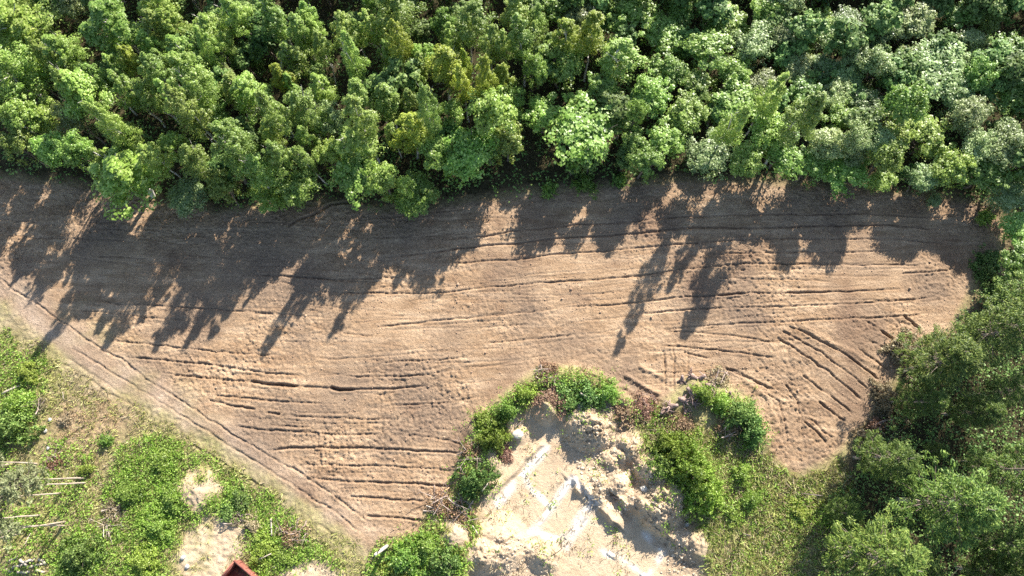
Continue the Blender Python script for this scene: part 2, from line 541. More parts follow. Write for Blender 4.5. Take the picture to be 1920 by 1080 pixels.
# furrows and ruts: (depth, half width, outline)
FURROWS = [
    (.10, .13, [(144, 583), (194, 585), (272, 595), (350, 599)]),
    (.12, .14, [(167, 560), (233, 571), (272, 571), (330, 575), (389, 578), (435, 582), (486, 585), (638, 599)]),
    (.14, .14, [(202, 637), (253, 642), (311, 649), (389, 658), (459, 663), (530, 668)]),
    (.16, .15, [(233, 670), (311, 676), (389, 683), (447, 691), (505, 700), (575, 705)]),
    (.16, .15, [(323, 704), (389, 709), (467, 717)]),
    (.34, .20, [(467, 716), (500, 720), (525, 722), (560, 725)]),
    (.16, .15, [(560, 725), (600, 727), (636, 730), (738, 728), (800, 724)]),
    (.30, .19, [(618, 726), (636, 731), (668, 730)]),
    (.16, .15, [(400, 740), (433, 745), (473, 749), (522, 752), (600, 758)]),
    (.20, .15, [(390, 750), (410, 755), (445, 763), (482, 768)]),
    (.22, .16, [(500, 774), (526, 777)]),
    (.11, .13, [(539, 781), (604, 783), (685, 786), (746, 787)]),
    (.13, .13, [(506, 797), (579, 801)]),
    (.16, .14, [(440, 799), (473, 804), (522, 807), (583, 811), (645, 815), (710, 815)]),
    (.13, .14, [(759, 817), (807, 819), (848, 827), (869, 836)]),
    (.22, .16, [(500, 845), (547, 840), (612, 839), (665, 840), (726, 842), (787, 845), (848, 849), (866, 852)]),
    (.14, .14, [(559, 873), (628, 872), (706, 873), (787, 877), (862, 884)]),
    (.20, .16, [(583, 897), (645, 903), (706, 904), (767, 907), (807, 909), (854, 913)]),
    (.20, .16, [(649, 931), (726, 935), (795, 941)]),
    (.24, .16, [(685, 967), (726, 970), (791, 975)]),
    (.10, .13, [(722, 1007), (783, 1009)]),
    (.10, .13, [(797, 942), (793, 966), (784, 1008)]),
    (.13, .13, [(661, 706), (726, 706), (799, 704)]),
    (.12, .13, [(718, 679), (767, 677), (828, 675), (873, 669)]),
    (.12, .13, [(734, 760), (787, 758), (848, 753), (900, 744)]),
    (.15, .14, [(811, 457), (858, 445), (912, 443), (959, 433), (1029, 427), (1087, 420), (1145, 418), (1278, 406), (1358, 404), (1436, 402), (1513, 403),
                (1591, 400), (1669, 402), (1747, 407), (1824, 412)]),
    (.20, .16, [(700, 484), (807, 474), (858, 466), (912, 460), (970, 457), (1021, 450), (1068, 445), (1118, 443), (1204, 437), (1280, 427), (1358, 427),
                (1474, 427), (1610, 422), (1669, 422), (1727, 426), (1778, 431)]),
    (.15, .14, [(834, 493), (873, 492), (932, 488), (970, 487), (1029, 478), (1184, 466), (1280, 457), (1358, 451), (1436, 448), (1552, 448), (1630, 447),
                (1688, 447), (1747, 453), (1782, 456)]),
    (.15, .14, [(520, 542), (640, 549), (718, 550), (796, 550), (842, 548), (889, 540), (951, 536), (1013, 530), (1107, 525), (1204, 517), (1278, 505),
                (1397, 494), (1513, 496), (1649, 497), (1688, 496), (1743, 496)]),
    (.13, .14, [(1319, 478), (1377, 474), (1474, 474), (1552, 473), (1610, 472), (1688, 470)]),
    (.22, .15, [(1690, 514), (1727, 510), (1782, 507)]),
    (.14, .14, [(1048, 577), (1107, 574), (1165, 571), (1280, 556), (1350, 554), (1393, 550), (1474, 550), (1533, 548), (1591, 547), (1649, 544), (1698, 541)]),
    (.20, .15, [(1350, 554), (1393, 550)]),
    (.18, .15, [(1474, 550), (1560, 548)]),
    (.13, .14, [(700, 614), (761, 608), (815, 600), (877, 596), (951, 589), (1013, 583), (1048, 577)]),
    (.10, .13, [(640, 626), (702, 630)]),
    (.10, .13, [(912, 643), (990, 636), (1080, 628)]),
    (.12, .14, [(1165, 590), (1280, 581), (1358, 577), (1474, 575), (1552, 572), (1630, 567), (1708, 562), (1758, 556)]),
    (.13, .14, [(1240, 618), (1280, 614), (1358, 608), (1436, 605), (1513, 601), (1591, 597), (1649, 595), (1708, 592), (1739, 587)]),
    (.18, .15, [(1455, 618), (1498, 637), (1537, 659), (1568, 682), (1603, 709), (1634, 735)]),
    (.22, .15, [(1457, 634), (1486, 651), (1517, 672), (1552, 698), (1591, 729), (1618, 752)]),
    (.22, .15, [(1474, 608), (1521, 630), (1572, 657), (1614, 684), (1653, 715)]),
    (.14, .14, [(1618, 600), (1653, 620), (1677, 637), (1702, 657)]),
    (.26, .20, [(1653, 620), (1677, 637)]),
    (.24, .16, [(1692, 591), (1727, 618)]),
    (.12, .14, [(1657, 597), (1712, 632)]),
    (.12, .14, [(1618, 632), (1669, 659), (1688, 674)]),
    (.26, .22, [(1668, 660), (1690, 675)]),
    (.13, .14, [(1607, 651), (1669, 698)]),
    (.16, .14, [(1498, 700), (1533, 726), (1579, 758), (1602, 778)]),
    (.20, .15, [(1533, 753), (1557, 771), (1584, 792)]),
    (.20, .15, [(1506, 788), (1530, 810), (1549, 833)]),
    (.14, .14, [(1516, 785), (1565, 824)]),
    (.13, .14, [(1428, 734), (1460, 753), (1471, 788), (1477, 839)]),
    (.13, .14, [(1467, 714), (1491, 746), (1502, 781), (1502, 823)]),
    (.16, .15, [(1358, 689), (1393, 705), (1432, 724), (1456, 732)]),
    (.12, .14, [(1240, 621), (1280, 622), (1338, 626), (1397, 632), (1463, 643)]),
    (.12, .14, [(1240, 648), (1280, 651), (1350, 656), (1416, 667), (1451, 672)]),
    (.16, .15, [(1362, 690), (1408, 709), (1443, 729)]),
    (.12, .16, [(1244, 650), (1246, 690), (1248, 740)]),
    (.12, .16, [(1262, 650), (1264, 690), (1266, 735)]),
    (.12, .16, [(1290, 656), (1289, 700)]),
    (.13, .14, [(1280, 660), (1300, 664), (1330, 672)]),
    (.08, .13, [(0, 440), (60, 445), (120, 447), (260, 452)]),
    (.10, .13, [(0, 410), (70, 418)]),
    (.12, .13, [(180, 480), (230, 482), (290, 486)]),
    (.12, .14, [(480, 515), (560, 520), (640, 524), (720, 522)]),
    (.22, .2, [(540, 425), (560, 412), (590, 402), (620, 384), (680, 378)]),
    (.10, .13, [(1340, 520), (1480, 525), (1560, 528)]),
    (.08, .13, [(860, 690), (930, 684), (1000, 672)]),
    # wheel ruts of the track
    (.12, .14, [(-120, 455), (0, 523), (39, 552), (78, 577), (128, 612), (179, 647), (233, 678), (272, 709), (319, 737), (350, 758), (424, 807), (490, 846),
                (551, 880), (596, 909), (644, 941), (685, 974), (722, 1005)]),
    (.10, .14, [(128, 643), (163, 670), (194, 690), (241, 717), (280, 740), (307, 758), (400, 815), (449, 848), (510, 884), (555, 913), (583, 933), (620, 954),
                (653, 982), (681, 1003)]),
    (.07, .15, [(102, 673), (163, 709), (204, 736), (269, 772)]),
    (.06, .15, [(120, 668), (180, 705), (230, 738), (290, 775)]),
    (.12, .15, [(350, 827), (375, 842), (432, 878), (473, 901), (490, 911)]),
    (.08, .15, [(596, 982), (622, 999)]),
    (.08, .14, [(115, 830), (150, 805), (215, 778)]),
]
_fr = random.Random(21)
for _ in range(330):
    u, v = _fr.uniform(150, 1740), _fr.uniform(400, 960)
    a = math.radians(3.5 if u < 700 else -4.0 if u < 1450 else -1.5) + _fr.gauss(0, .02)
    ln = _fr.uniform(60, 320)
    if u > 1420 and v > 610:
        a, ln = math.radians(38) + _fr.gauss(0, .05), ln * .45
    elif v > 760:
        a = math.radians(2)
    e = [(u + ln * t * math.cos(a), v + ln * t * math.sin(a) + 3 * math.sin(t * 5 + u)) for t in (-.5, -.2, .15, .5)]
    if all(inside(P_FIELD, *np.array(at(*q)[:2]).reshape(2, 1))[0] and not inside(P_TRACK, *np.array(at(*q)[:2]).reshape(2, 1))[0] for q in e):
        FURROWS.append((_fr.uniform(.025, .07), _fr.uniform(.09, .13), e))
RIDGES = [
    (.22, .22, [(1099, 694), (1165, 723), (1223, 752)]),
    (.20, .20, [(1176, 703), (1235, 738)]),
    (.14, .18, [(1200, 686), (1246, 709)]),
    (.10, .18, [(1500, 610), (1650, 690)]),
    (.12, .2, [(1400, 715), (1440, 745), (1455, 800)]),
    (.75, .42, [(1082, 915), (1110, 938), (1148, 975)]),
    (.85, .50, [(1168, 940), (1200, 962), (1225, 990), (1248, 1002)]),
    (.30, .30, [(1012, 835), (960, 888), (905, 940)]),
    (.6, .9, [(875, 880), (893, 815), (930, 775), (965, 740), (1010, 712), (1070, 708), (1125, 722), (1180, 765)]),
    (.5, .8, [(1260, 760), (1300, 725), (1360, 745), (1410, 790), (1425, 825)]),
]
MOUNDS = [(1105, 795, 52, 2.0), (1178, 838, 32, 1.4), (1150, 868, 24, 1.0), (1218, 878, 27, 1.6), (1246, 938, 54, 2.4), (1025, 768, 28, 1.5),
          (918, 868, 26, 1.1), (940, 1020, 52, 1.1), (905, 1045, 34, 1.0), (1020, 1045, 32, .9), (850, 1003, 28, .9), (370, 920, 46, .9),
          (1128, 905, 26, .8), (1295, 1020, 34, 1.0), (1160, 905, 22, .9), (1195, 935, 20, .7), (970, 812, 22, .5),
          (1290, 890, 60, .8), (45, 1045, 40, .4)]
CHALK = [(.45, [(1022, 842), (985, 888), (930, 945)]), (.40, [(1076, 898), (1040, 945), (1000, 996)]), (.6, [(1112, 940), (1088, 980), (1060, 1020)]),
         (.35, [(1130, 1030), (1170, 1055), (1222, 1090)]), (.35, [(1212, 1003), (1245, 1035)]), (.3, [(1076, 898), (1112, 940)]),
         (.3, [(985, 905), (1030, 945)]), (.3, [(1060, 1020), (1000, 996)]), (.3, [(1245, 1035), (1215, 1085)]), (.3, [(1090, 760), (1160, 765)])]

# ------------------------------------------------------------------ terrain as a height field
SP = 0.085
xs = np.concatenate([np.arange(-110, -56, 1.5), np.arange(-56, 56, SP), np.arange(56, 111, 1.5)])
ys = np.concatenate([np.arange(-60, -12, 1.5), np.arange(-12, 29.5, SP), np.arange(29.5, 50, 0.5), np.arange(50, 130, 2.0)])
GX, GY = np.meshgrid(xs, ys, indexing='ij')
Z = 0.18 * fbm(GX, GY, 9.0, 1, 3)
wob = 0.55 * fbm(GX, GY, 1.6, 11, 3)
wob2 = 0.55 * fbm(GX, GY, 1.6, 21, 3)
gx, gy = GX + wob, GY + wob2
m_field = soft(P_FIELD, GX + wob * .5, GY + wob2 * .5, 0.7)
m_track = soft(P_TRACK, GX + wob * 1.7, GY + wob2 * 1.7, 2.6)
m_pit = soft(P_PIT, gx, gy, 1.2)
m_forest = soft(P_FOREST, gx, gy, 1.6)
m_sand = np.maximum(soft(P_SAND2, gx, gy, 1.0), soft(P_SAND3, gx, gy, 1.0))
m_lush = soft(P_LUSH, gx, gy, 1.5)


def window(P, pad):
    x0, y0 = P.min(0) - pad
    x1, y1 = P.max(0) + pad
    return (slice(max(0, np.searchsorted(xs, x0) - 1), np.searchsorted(xs, x1) + 1), slice(max(0, np.searchsorted(ys, y0) - 1), np.searchsorted(ys, y1) + 1))


m_chalk = np.zeros_like(Z)
m_damp_shade = np.zeros_like(Z)
# clods and drag marks of the cleared field
grain = np.random.default_rng(3).normal(size=GX.shape)
grain = (grain + np.roll(grain, 1, 0) + np.roll(grain, 1, 1)) / 1.7
clod = fbm(GX, GY, 0.26, 31, 1)
clod2 = fbm(GX, GY, 1.3, 41, 2)
rough_f = np.clip(0.55 + 0.9 * fbm(GX, GY, 5.0, 51, 3), 0.12, 1.3)
drag = fbm(GX * 0.16 - GY * 0.01, GY, 0.38, 61, 2)
Z += m_field * (1 - 0.6 * m_track) * rough_f * (0.075 * clod + 0.03 * clod2 + 0.03 * drag + 0.034 * grain)
Z += (1 - m_field) * (0.06 * clod + 0.12 * fbm(GX, GY, 2.2, 71, 3))
Z += m_pit * (-0.04 * clod + 0.05 * fbm(GX, GY, 1.6, 81, 3) - .08 * fbm(GX, GY, 2.2, 71, 3)) - 0.55 * np.clip(m_pit * 1.4 - .2, 0, 1)
Z += m_forest * 0.25 * fbm(GX, GY, 3.0, 91, 3)
for h, w, pts in RIDGES:
    P = W(pts)
    s = window(P, 4 * w + 1)
    d, t = seg_dist(P, GX[s] + wob[s] * .35, GY[s] + wob2[s] * .35)
    if .6 < h < .9 and pts[0][1] > 905:      # a cut edge: the far side stays high
        e = P[-1] - P[0]
        far_side = (e[0] * (GY[s] - P[0][1]) - e[1] * (GX[s] - P[0][0])) > 0
        d = np.where(far_side, d * .4, d * 1.5)
    Z[s] += h * np.exp(-(d / w) ** 2) * (0.75 + 0.5 * vnoise(GX[s], GY[s], 0.7, 95))
for u, v, r, h in MOUNDS:
    c = W([(u, v)])[0]
    R = r * px2m(v) * 1.1
    s = window(np.array([c]), R * 1.6)
    d = np.hypot(GX[s] + wob[s] * .5 - c[0], GY[s] + wob2[s] * .5 - c[1]) / R
    Z[s] += h * np.clip(1 - d, 0, 1) ** 0.9 * (0.85 + 0.3 * vnoise(GX[s], GY[s], 0.5, 96)) * np.where(d < .25, 1 - (.25 - d) * .5, 1)
    Z[s] += np.clip(1.15 - d, 0, 1) * h * (.05 * grain[s] * .5 + .16 * np.abs(fbm(GX[s], GY[s], .55, 97, 3)))
    if (u, v) not in ((1290, 890), (45, 1045)):
        m_sand[s] = np.maximum(m_sand[s], np.clip((1.0 - d + .5 * fbm(GX[s], GY[s], .9, 99, 3)) * 3, 0, 1))
for k, (h, w, pts) in enumerate(FURROWS):
    P = W(pts)
    s = window(P, 1.6)
    wobx = 0.16 * fbm(GX[s], GY[s], .9, 120 + k % 7, 3)
    d, t = seg_dist(P, GX[s] + wobx, GY[s] + wobx * .6)
    end = np.clip(np.minimum(t, 1 - t) * 12 + 0.05, 0, 1)
    var = (0.35 + 0.6 * vnoise(GX[s], GY[s], 1.8, 131 + k % 5) + 0.6 * vnoise(GX[s], GY[s], .3, 145)) * end
    w = w * 0.52
    h = h * 0.7
    Z[s] += h * var * (-1.35 * np.exp(-(d / w) ** 2) + 0.3 * np.exp(-((d - 2.2 * w) / (w * 1.1)) ** 2))
    m_damp_shade[s] = np.maximum(m_damp_shade[s], np.clip(h * 2.6, 0, .7) * var * np.exp(-(d / (w * 1.2)) ** 2))  # shade of furrows and ruts painted dark into the soil colour
for w, pts in CHALK:
    P = W(pts)
    s = window(P, 3)
    d, t = seg_dist(P, GX[s] + wob[s] * .5, GY[s] + wob2[s] * .5)
    m_chalk[s] = np.maximum(m_chalk[s], np.clip(1.25 - d / w, 0, 1) * np.clip(vnoise(GX[s], GY[s], .8, 141) * 1.6, 0, 1))
rubble = soft(W([(1050, 835), (1090, 770), (1160, 760), (1225, 870), (1300, 920), (1320, 1090), (1255, 1090), (1230, 1015), (1190, 965), (1140, 975), (1085, 915)]), gx, gy, 1.5)
rubble = np.maximum(rubble, soft(W([(890, 1000), (960, 985), (1040, 1020), (1050, 1090), (880, 1090)]), gx, gy, 1.5) * .7)
Z += rubble * (.10 * fbm(GX, GY, .34, 441, 2) + .14 * np.abs(fbm(GX, GY, .9, 445, 2)) + .022 * grain)
m_damp_shade = np.maximum(m_damp_shade, rubble * .35 * np.clip(fbm(GX, GY, .8, 447, 3) * 2, 0, 1))
FOOTINGS = [(1020, 846, 934, 942, .5, "long pale concrete footing along the pit's straight left edge"), (1074, 902, 1004, 992, .5, "pale concrete footing in the middle of the pit"),
            (1108, 948, 1064, 1016, .8, "broad pale concrete footing beside the green tuft"), (1134, 1034, 1226, 1092, .45, "white concrete footing at the bottom edge of the pit"),
            (1214, 1004, 1244, 1032, .4, "short pale concrete footing below the big sand mound"), (1080, 900, 1104, 940, .3, "narrow pale footing joining two footings in the pit"),
            (992, 900, 1036, 944, .3, "faint narrow footing crossing the middle of the pit")]
FOOT_Z = []
for u0, v0, u1, v1, w, lab in FOOTINGS:
    P = W([(u0, v0), (u1, v1)])
    s = window(P, 2)
    d, t = seg_dist(P, GX[s], GY[s])
    near = d < w
    za, zb = float(np.median(Z[s][near & (t < .4)])), float(np.median(Z[s][near & (t > .6)]))
    FOOT_Z.append((za, zb))
    zl = za + (zb - za) * t
    k = np.exp(-(d / (w * .95)) ** 4)
    Z[s] = Z[s] * (1 - k) + (zl + .045 * fbm(GX[s], GY[s], .6, 98, 3)) * k
# the rim of the modelled site sinks below the wide ground sheet
rim = np.clip((np.maximum(np.maximum(np.abs(GX) - 95, GY - 110), -45 - GY)) / 12, 0, 1)
Z -= rim * 4.0

m_damp_shade = np.maximum(m_damp_shade, m_field * 0.5 * np.clip(fbm(GX, GY, 3.4, 151, 5) * 2.4 - .3, 0, 1))
grass_a = np.clip((1 - m_field) * (1 - m_pit) * (1 - m_forest), 0, 1)
# thin grass creeping over the near side of the track and the left end of the field
creep = soft(W([(-60, 600), (60, 560), (170, 580), (250, 660), (330, 720), (420, 790), (330, 810), (200, 760), (80, 690)]), gx, gy, 3.0)
grass_a = np.maximum(grass_a, creep * 0.55 * np.clip(0.5 + fbm(GX, GY, 2.0, 161, 4) * 1.5, 0, 1))
m_track_c = m_track * (1 - m_pit) * np.clip(0.65 + fbm(GX, GY, 2.5, 171, 4), 0, 1)
sand_a = np.maximum(m_pit * np.clip(1.1 + .9 * fbm(GX, GY, 3.0, 181, 3), 0, 1), m_sand * np.clip(0.9 + fbm(GX, GY, 1.0, 191, 3), 0, 1))
bare = soft(W([(90, 740), (240, 745), (260, 800), (200, 840), (180, 900), (150, 860), (100, 870), (90, 800)]), gx, gy, 2.5)
grass_a *= 1 - 0.75 * bare


def hz(x, y):
    i = np.clip(np.searchsorted(xs, x) - 1, 0, len(xs) - 2)
    j = np.clip(np.searchsorted(ys, y) - 1, 0, len(ys) - 2)
    fx = (x - xs[i]) / (xs[i + 1] - xs[i])
    fy = (y - ys[j]) / (ys[j + 1] - ys[j])
    return (Z[i, j] * (1 - fx) + Z[i + 1, j] * fx) * (1 - fy) + (Z[i, j + 1] * (1 - fx) + Z[i + 1, j + 1] * fx) * fy


def gz(x, y):
    return float(hz(np.array([x]), np.array([y]))[0])


def sample(A, x, y):
    i = np.clip(np.searchsorted(xs, x) - 1, 0, len(xs) - 2)
    j = np.clip(np.searchsorted(ys, y) - 1, 0, len(ys) - 2)
    return A[i, j]


def build_terrain():
    nx, ny = GX.shape
    V = np.stack([GX, GY, Z], -1).reshape(-1, 3)
    cover = np.stack([sand_a, grass_a, m_track_c, np.ones_like(Z)], -1).reshape(-1, 4).astype(np.float32)
    wear_shade = np.stack([m_forest * (1 - 0.3 * m_field), m_chalk, m_damp_shade * (1 - m_forest * .6), np.ones_like(Z)], -1).reshape(-1, 4).astype(np.float32)
    i = np.arange(nx - 1)[:, None] * ny
    j = np.arange(ny - 1)[None]
    Fc = np.stack([i + j, i + ny + j, i + ny + j + 1, i + j + 1], -1).reshape(-1, 4)

    def fc(A):
        return A[:-1, :-1].reshape(-1)

    reg = np.zeros(len(Fc), int)
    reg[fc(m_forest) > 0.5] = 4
    reg[fc(m_field) > 0.5] = 1
    reg[(fc(m_track) > 0.5)] = 2
    reg[(fc(m_pit) > 0.5)] = 3
    for k, name in enumerate(["meadow", "field", "dirt_track", "sand_pit", "forest_floor"]):
        sub = Fc[reg == k]
        idx, inv = np.unique(sub, return_inverse=True)
        me = mesh_np(name, V[idx], inv.reshape(-1, 4), True)
        for an, A in (("cover", cover), ("wear_shade", wear_shade)):
            at_ = me.attributes.new(an, 'FLOAT_COLOR', 'POINT')
            at_.data.foreach_set("color", A[idx].ravel())
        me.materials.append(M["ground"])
        structure(link(name, me))


build_terrain()
wide = mesh_np("ground", np.array([[-2500, -2500, -2.2], [2500, -2500, -2.2], [2500, 2500, -2.2], [-2500, 2500, -2.2]]), np.array([[0, 1, 2, 3]]))
for an, c in (("cover", (0, 1, 0, 1)), ("wear_shade", (.3, 0, 0, 1))):
    at_ = wide.attributes.new(an, 'FLOAT_COLOR', 'POINT')
    at_.data.foreach_set("color", np.tile(np.array(c, np.float32), 4))
wide.materials.append(M["ground"])
structure(link("ground", wide))


# ------------------------------------------------------------------ tree prototypes
def blobs(rng, mb, C, S, n, L, Wd, up=0.5, out=0.6, jit=0.6, center=None, along=None):
    """n leaves round each clump centre C with spreads S"""
    K = len(C)
    off = rng.normal(size=(K, n, 3))
    r = np.linalg.norm(off, axis=2, keepdims=True)
    off = off / r * np.minimum(r, 1.9) * 0.62
    P = (C[:, None] + off * S[:, None]).reshape(-1, 3)
    Nn = (off * out).reshape(-1, 3) + np.array([0, 0, up]) + rng.normal(size=(K * n, 3)) * jit
    if center is not None:
        o2 = P - center
        Nn += 0.5 * out * o2 / (np.linalg.norm(o2, axis=1)[:, None] + 1e-6)
    sz = rng.uniform(0.65, 1.35, K * n)
    al = None
    if along is not None:
        al = along + rng.normal(size=(K * n, 3)) * 0.45
    mb.leaves(rng, P, Nn, L * sz, Wd * sz, al)


def trunk_mesh(rng, name, H, r0, mat, limbs, lean=0.03, top=0.95):
    mb = MB()
    k = 7
    z = np.linspace(-0.5, H * top, k)
    x = np.cumsum(rng.normal(size=k) * H * lean * 0.4)
    y = np.cumsum(rng.normal(size=k) * H * lean * 0.4)
    x -= x[0]
    y -= y[0]
    mb.tube(np.stack([x, y, z], -1), r0 * np.linspace(1.15, 0.12, k), 7)
    for (zz, ang, ln, rise) in limbs:
        bx, by = np.interp(zz, z, x), np.interp(zz, z, y)
        t = np.linspace(0, 1, 4)
        pts = np.stack([bx + np.cos(ang) * ln * t, by + np.sin(ang) * ln * t, zz + rise * t ** 1.2], -1)
        mb.tube(pts, r0 * 0.42 * np.linspace(1, 0.2, 4), 4)
    return mb.mesh(name, mat, True)


def make_birch(seed, R=1.25, H=12.0, leaf="birch_leaf"):
    rng = np.random.default_rng(seed)
    mb = MB()
    z0 = 0.46 * H
    nk = 84
    t = rng.random(nk) ** 0.85
    prof = R * np.clip(t / 0.22, 0.25, 1) ** 0.7 * (1 - t) ** 0.45 * 1.15
    a = rng.random(nk) * 6.283
    # a few boughs stand out, so that the outline is uneven
    bough = 1 + 0.34 * np.cos(a * 3 + rng.random() * 6 + t * 7)
    rr = prof * np.sqrt(rng.uniform(0.12, 1.0, nk)) * bough
    C = np.stack([np.cos(a) * rr, np.sin(a) * rr, z0 + t * (H - z0)], -1)
    S = np.stack([np.full(nk, .30), np.full(nk, .30), np.full(nk, .42)], -1) * rng.uniform(.5, 1.4, (nk, 1)) * R
    S *= np.clip(1.25 - t, .35, 1)[:, None]
    blobs(rng, mb, C, S, 128, 0.15, 0.082, up=.6, out=.7, jit=.5, center=np.array([0, 0, z0 + .45 * (H - z0)]))
    # tip
    C = np.stack([rng.normal(size=5) * .08, rng.normal(size=5) * .08, H - rng.random(5) * 1.0], -1)
    blobs(rng, mb, C, np.tile([.16, .16, .4], (5, 1)), 40, .2, .11, center=np.array([0, 0, H - 1.5]))
    limbs = [(z0 + f * (H - z0), rng.random() * 6.28, R * .8 * (1 - f * .6), R * .9) for f in np.linspace(-.15, .8, 9)]
    return mb.mesh("birch_crown", M[leaf]), trunk_mesh(rng, "birch_trunk", H, 0.1, M["birch_bark"], limbs)


def make_broadleaf(seed, R=1.8, H=9.5, leaf="green_leaf", nl=10, L=0.22, Wd=0.14, n=54, lobe=.46, cz=.66, flat=1.25):
    rng = np.random.default_rng(seed)
    mb = MB()
    zc = cz * H
    ctr = np.array([0, 0, zc])
    Cs, Ss = [], []
    for k in range(nl):
        f = (k + .5) / nl
        el = math.asin(min(1, -.35 + 1.3 * f)) if -.35 + 1.3 * f < 1 else 1.4
        az = k * 2.4 + rng.random() * .8
        rad = R * rng.uniform(.35, .85)
        lc = ctr + np.array([math.cos(az) * math.cos(el) * rad, math.sin(az) * math.cos(el) * rad, math.sin(el) * rad * flat + rng.normal() * .1])
        lr = R * lobe * rng.uniform(.55, 1.3)
        m = 11
        d = rng.normal(size=(m, 3))
        d[:, 2] = np.abs(d[:, 2]) * .9 - .15
        d /= np.linalg.norm(d, axis=1)[:, None]
        Cs.append(lc + d * lr * rng.uniform(.45, 1.35, (m, 1)))
        Ss.append(np.tile([[.2, .2, .18]], (m, 1)) * R * rng.uniform(.45, 1.4, (m, 1)))
    blobs(rng, mb, np.vstack(Cs), np.vstack(Ss), n, L, Wd, up=.7, out=.8, jit=.5, center=ctr - np.array([0, 0, .5 * R]))
    # skirt of lower, thinner boughs
    m = 9
    a = rng.random(m) * 6.283
    rr = R * rng.uniform(.4, .95, m)
    C = np.stack([np.cos(a) * rr, np.sin(a) * rr, rng.uniform(.28, .55, m) * H], -1)
    blobs(rng, mb, C, np.tile([.24, .24, .3], (m, 1)) * R, 40, L, Wd, center=ctr)
    limbs = [(H * f, rng.random() * 6.28, R * .75, H * .18) for f in np.linspace(.2, .65, 9)]
    return mb.mesh("leafy_crown", M[leaf]), trunk_mesh(rng, "leafy_trunk", H * .9, 0.13, M["bark"], limbs, .04, .9)


def make_pine(seed, R=2.6, H=14.0, leaf="pine_leaf", z0f=.3, whorls=17, nb=7, n=15, tuft=6, dens=1.0, tr=.15, nL=.2):
    rng = np.random.default_rng(seed)
    mb = MB()
    z0 = z0f * H
    Cs, Ds = [], []
    br = MB()
    for w in range(whorls):
        f = (w + rng.random() * .6) / whorls
        z = z0 + f * (H - z0) * .97
        ln = R * (1 - f ** 1.6) ** .75 * (.55 + .45 * min(1, f / .25)) + .12
        for b in range(nb):
            if rng.random() > dens:
                continue
            a = (b + rng.random() * .7) / nb * 6.283 + w * 1.1
            l = ln * rng.uniform(.62, 1.15)
            s = rng.uniform(.35, 1.0, tuft)
            s[0] = 1.0
            side = rng.normal(size=tuft) * .2 * l * (1.1 - s * .5)
            dx, dy = math.cos(a), math.sin(a)
            rise = l * .32 * s ** 2 - .12 * l * s
            Cs.append(np.stack([dx * l * s - dy * side, dy * l * s + dx * side, z + rise + rng.normal(size=tuft) * .06], -1))
            Ds.append(np.tile([dx, dy, .55], (tuft, 1)))
            t = np.linspace(0, .95, 3)
            br.tube(np.stack([dx * l * t, dy * l * t, z + l * .32 * t ** 2 - .12 * l * t], -1), [.035, .025, .01], 3)
    C = np.vstack(Cs)
    D = np.vstack(Ds)
    K = len(C)
    al = np.repeat(D, n, 0)
    blobs(rng, mb, C, np.tile([.22, .22, .14], (K, 1)) * (R / 2.6) ** .5, n, nL, nL * .26, up=.7, out=.6, jit=.5, along=al)
    tr = trunk_mesh(rng, "pine_trunk", H, tr, M["pine_bark"], [], .015, .98)
    return mb.mesh("pine_crown", M[leaf]), tr, br.mesh("pine_branches", M["bark"])


def make_shrub(seed, R=1.0, Hh=1.2, leaf="shrub_leaf", L=.15, Wd=.09):
    rng = np.random.default_rng(seed)
    mb = MB()
    nk = int(58 * R ** 1.5)
    a = rng.random(nk) * 6.283
    ph = rng.random(3) * 6.283
    rim = R * (1 + .3 * np.sin(2 * a + ph[0]) + .24 * np.sin(3 * a + ph[1]) + .2 * np.sin(7 * a + ph[2]))
    f = np.sqrt(rng.random(nk))
    rr = f * rim
    lump = .5 + .75 * vnoise(np.cos(a) * rr + seed, np.sin(a) * rr, .55, 77)
    top = Hh * np.clip(1.05 - f ** 1.5, .04, 1) * lump * 1.1
    C = np.stack([np.cos(a) * rr, np.sin(a) * rr, top], -1)
    C2 = C[::2] * np.array([1.12, 1.12, .4])
    C = np.vstack([C, C2])
    S = np.tile([.24, .24, .2], (len(C), 1)) * rng.uniform(.5, 1.4, (len(C), 1))
    blobs(rng, mb, C, S, 40, L, Wd, up=.5, out=.5, jit=.75)
    # loose shoots that break the outline
    m = int(26 * R)
    a = rng.random(m) * 6.283
    rr = R * rng.uniform(.2, 1.25, m)
    for i in range(m):
        b0 = np.array([math.cos(a[i]) * rr[i], math.sin(a[i]) * rr[i], .1])
        d = np.array([math.cos(a[i]) * .3 + rng.normal() * .15, math.sin(a[i]) * .3 + rng.normal() * .15, rng.uniform(.5, 1.15) * Hh * (1.2 - .7 * rr[i] / (1.25 * R))])
        P = b0 + d * rng.uniform(.25, 1, (14, 1)) + rng.normal(size=(14, 3)) * .05
        mb.leaves(rng, P, rng.normal(size=(14, 3)) * .6 + np.array([0, 0, .6]), L * rng.uniform(.7, 1.3, 14), Wd * rng.uniform(.7, 1.3, 14))
    st = MB()
    for k in range(9):
        aa = rng.random() * 6.28
        l = R * rng.uniform(.3, .8)
        st.tube(np.array([[math.cos(aa) * .05, math.sin(aa) * .05, -.15], [math.cos(aa) * l * .4, math.sin(aa) * l * .4, Hh * .4], [math.cos(aa) * l, math.sin(aa) * l, Hh * .8]]), [.03, .02, .008], 4)
    return mb.mesh("shrub_foliage", M[leaf]), st.mesh("shrub_stems", M["bark"])


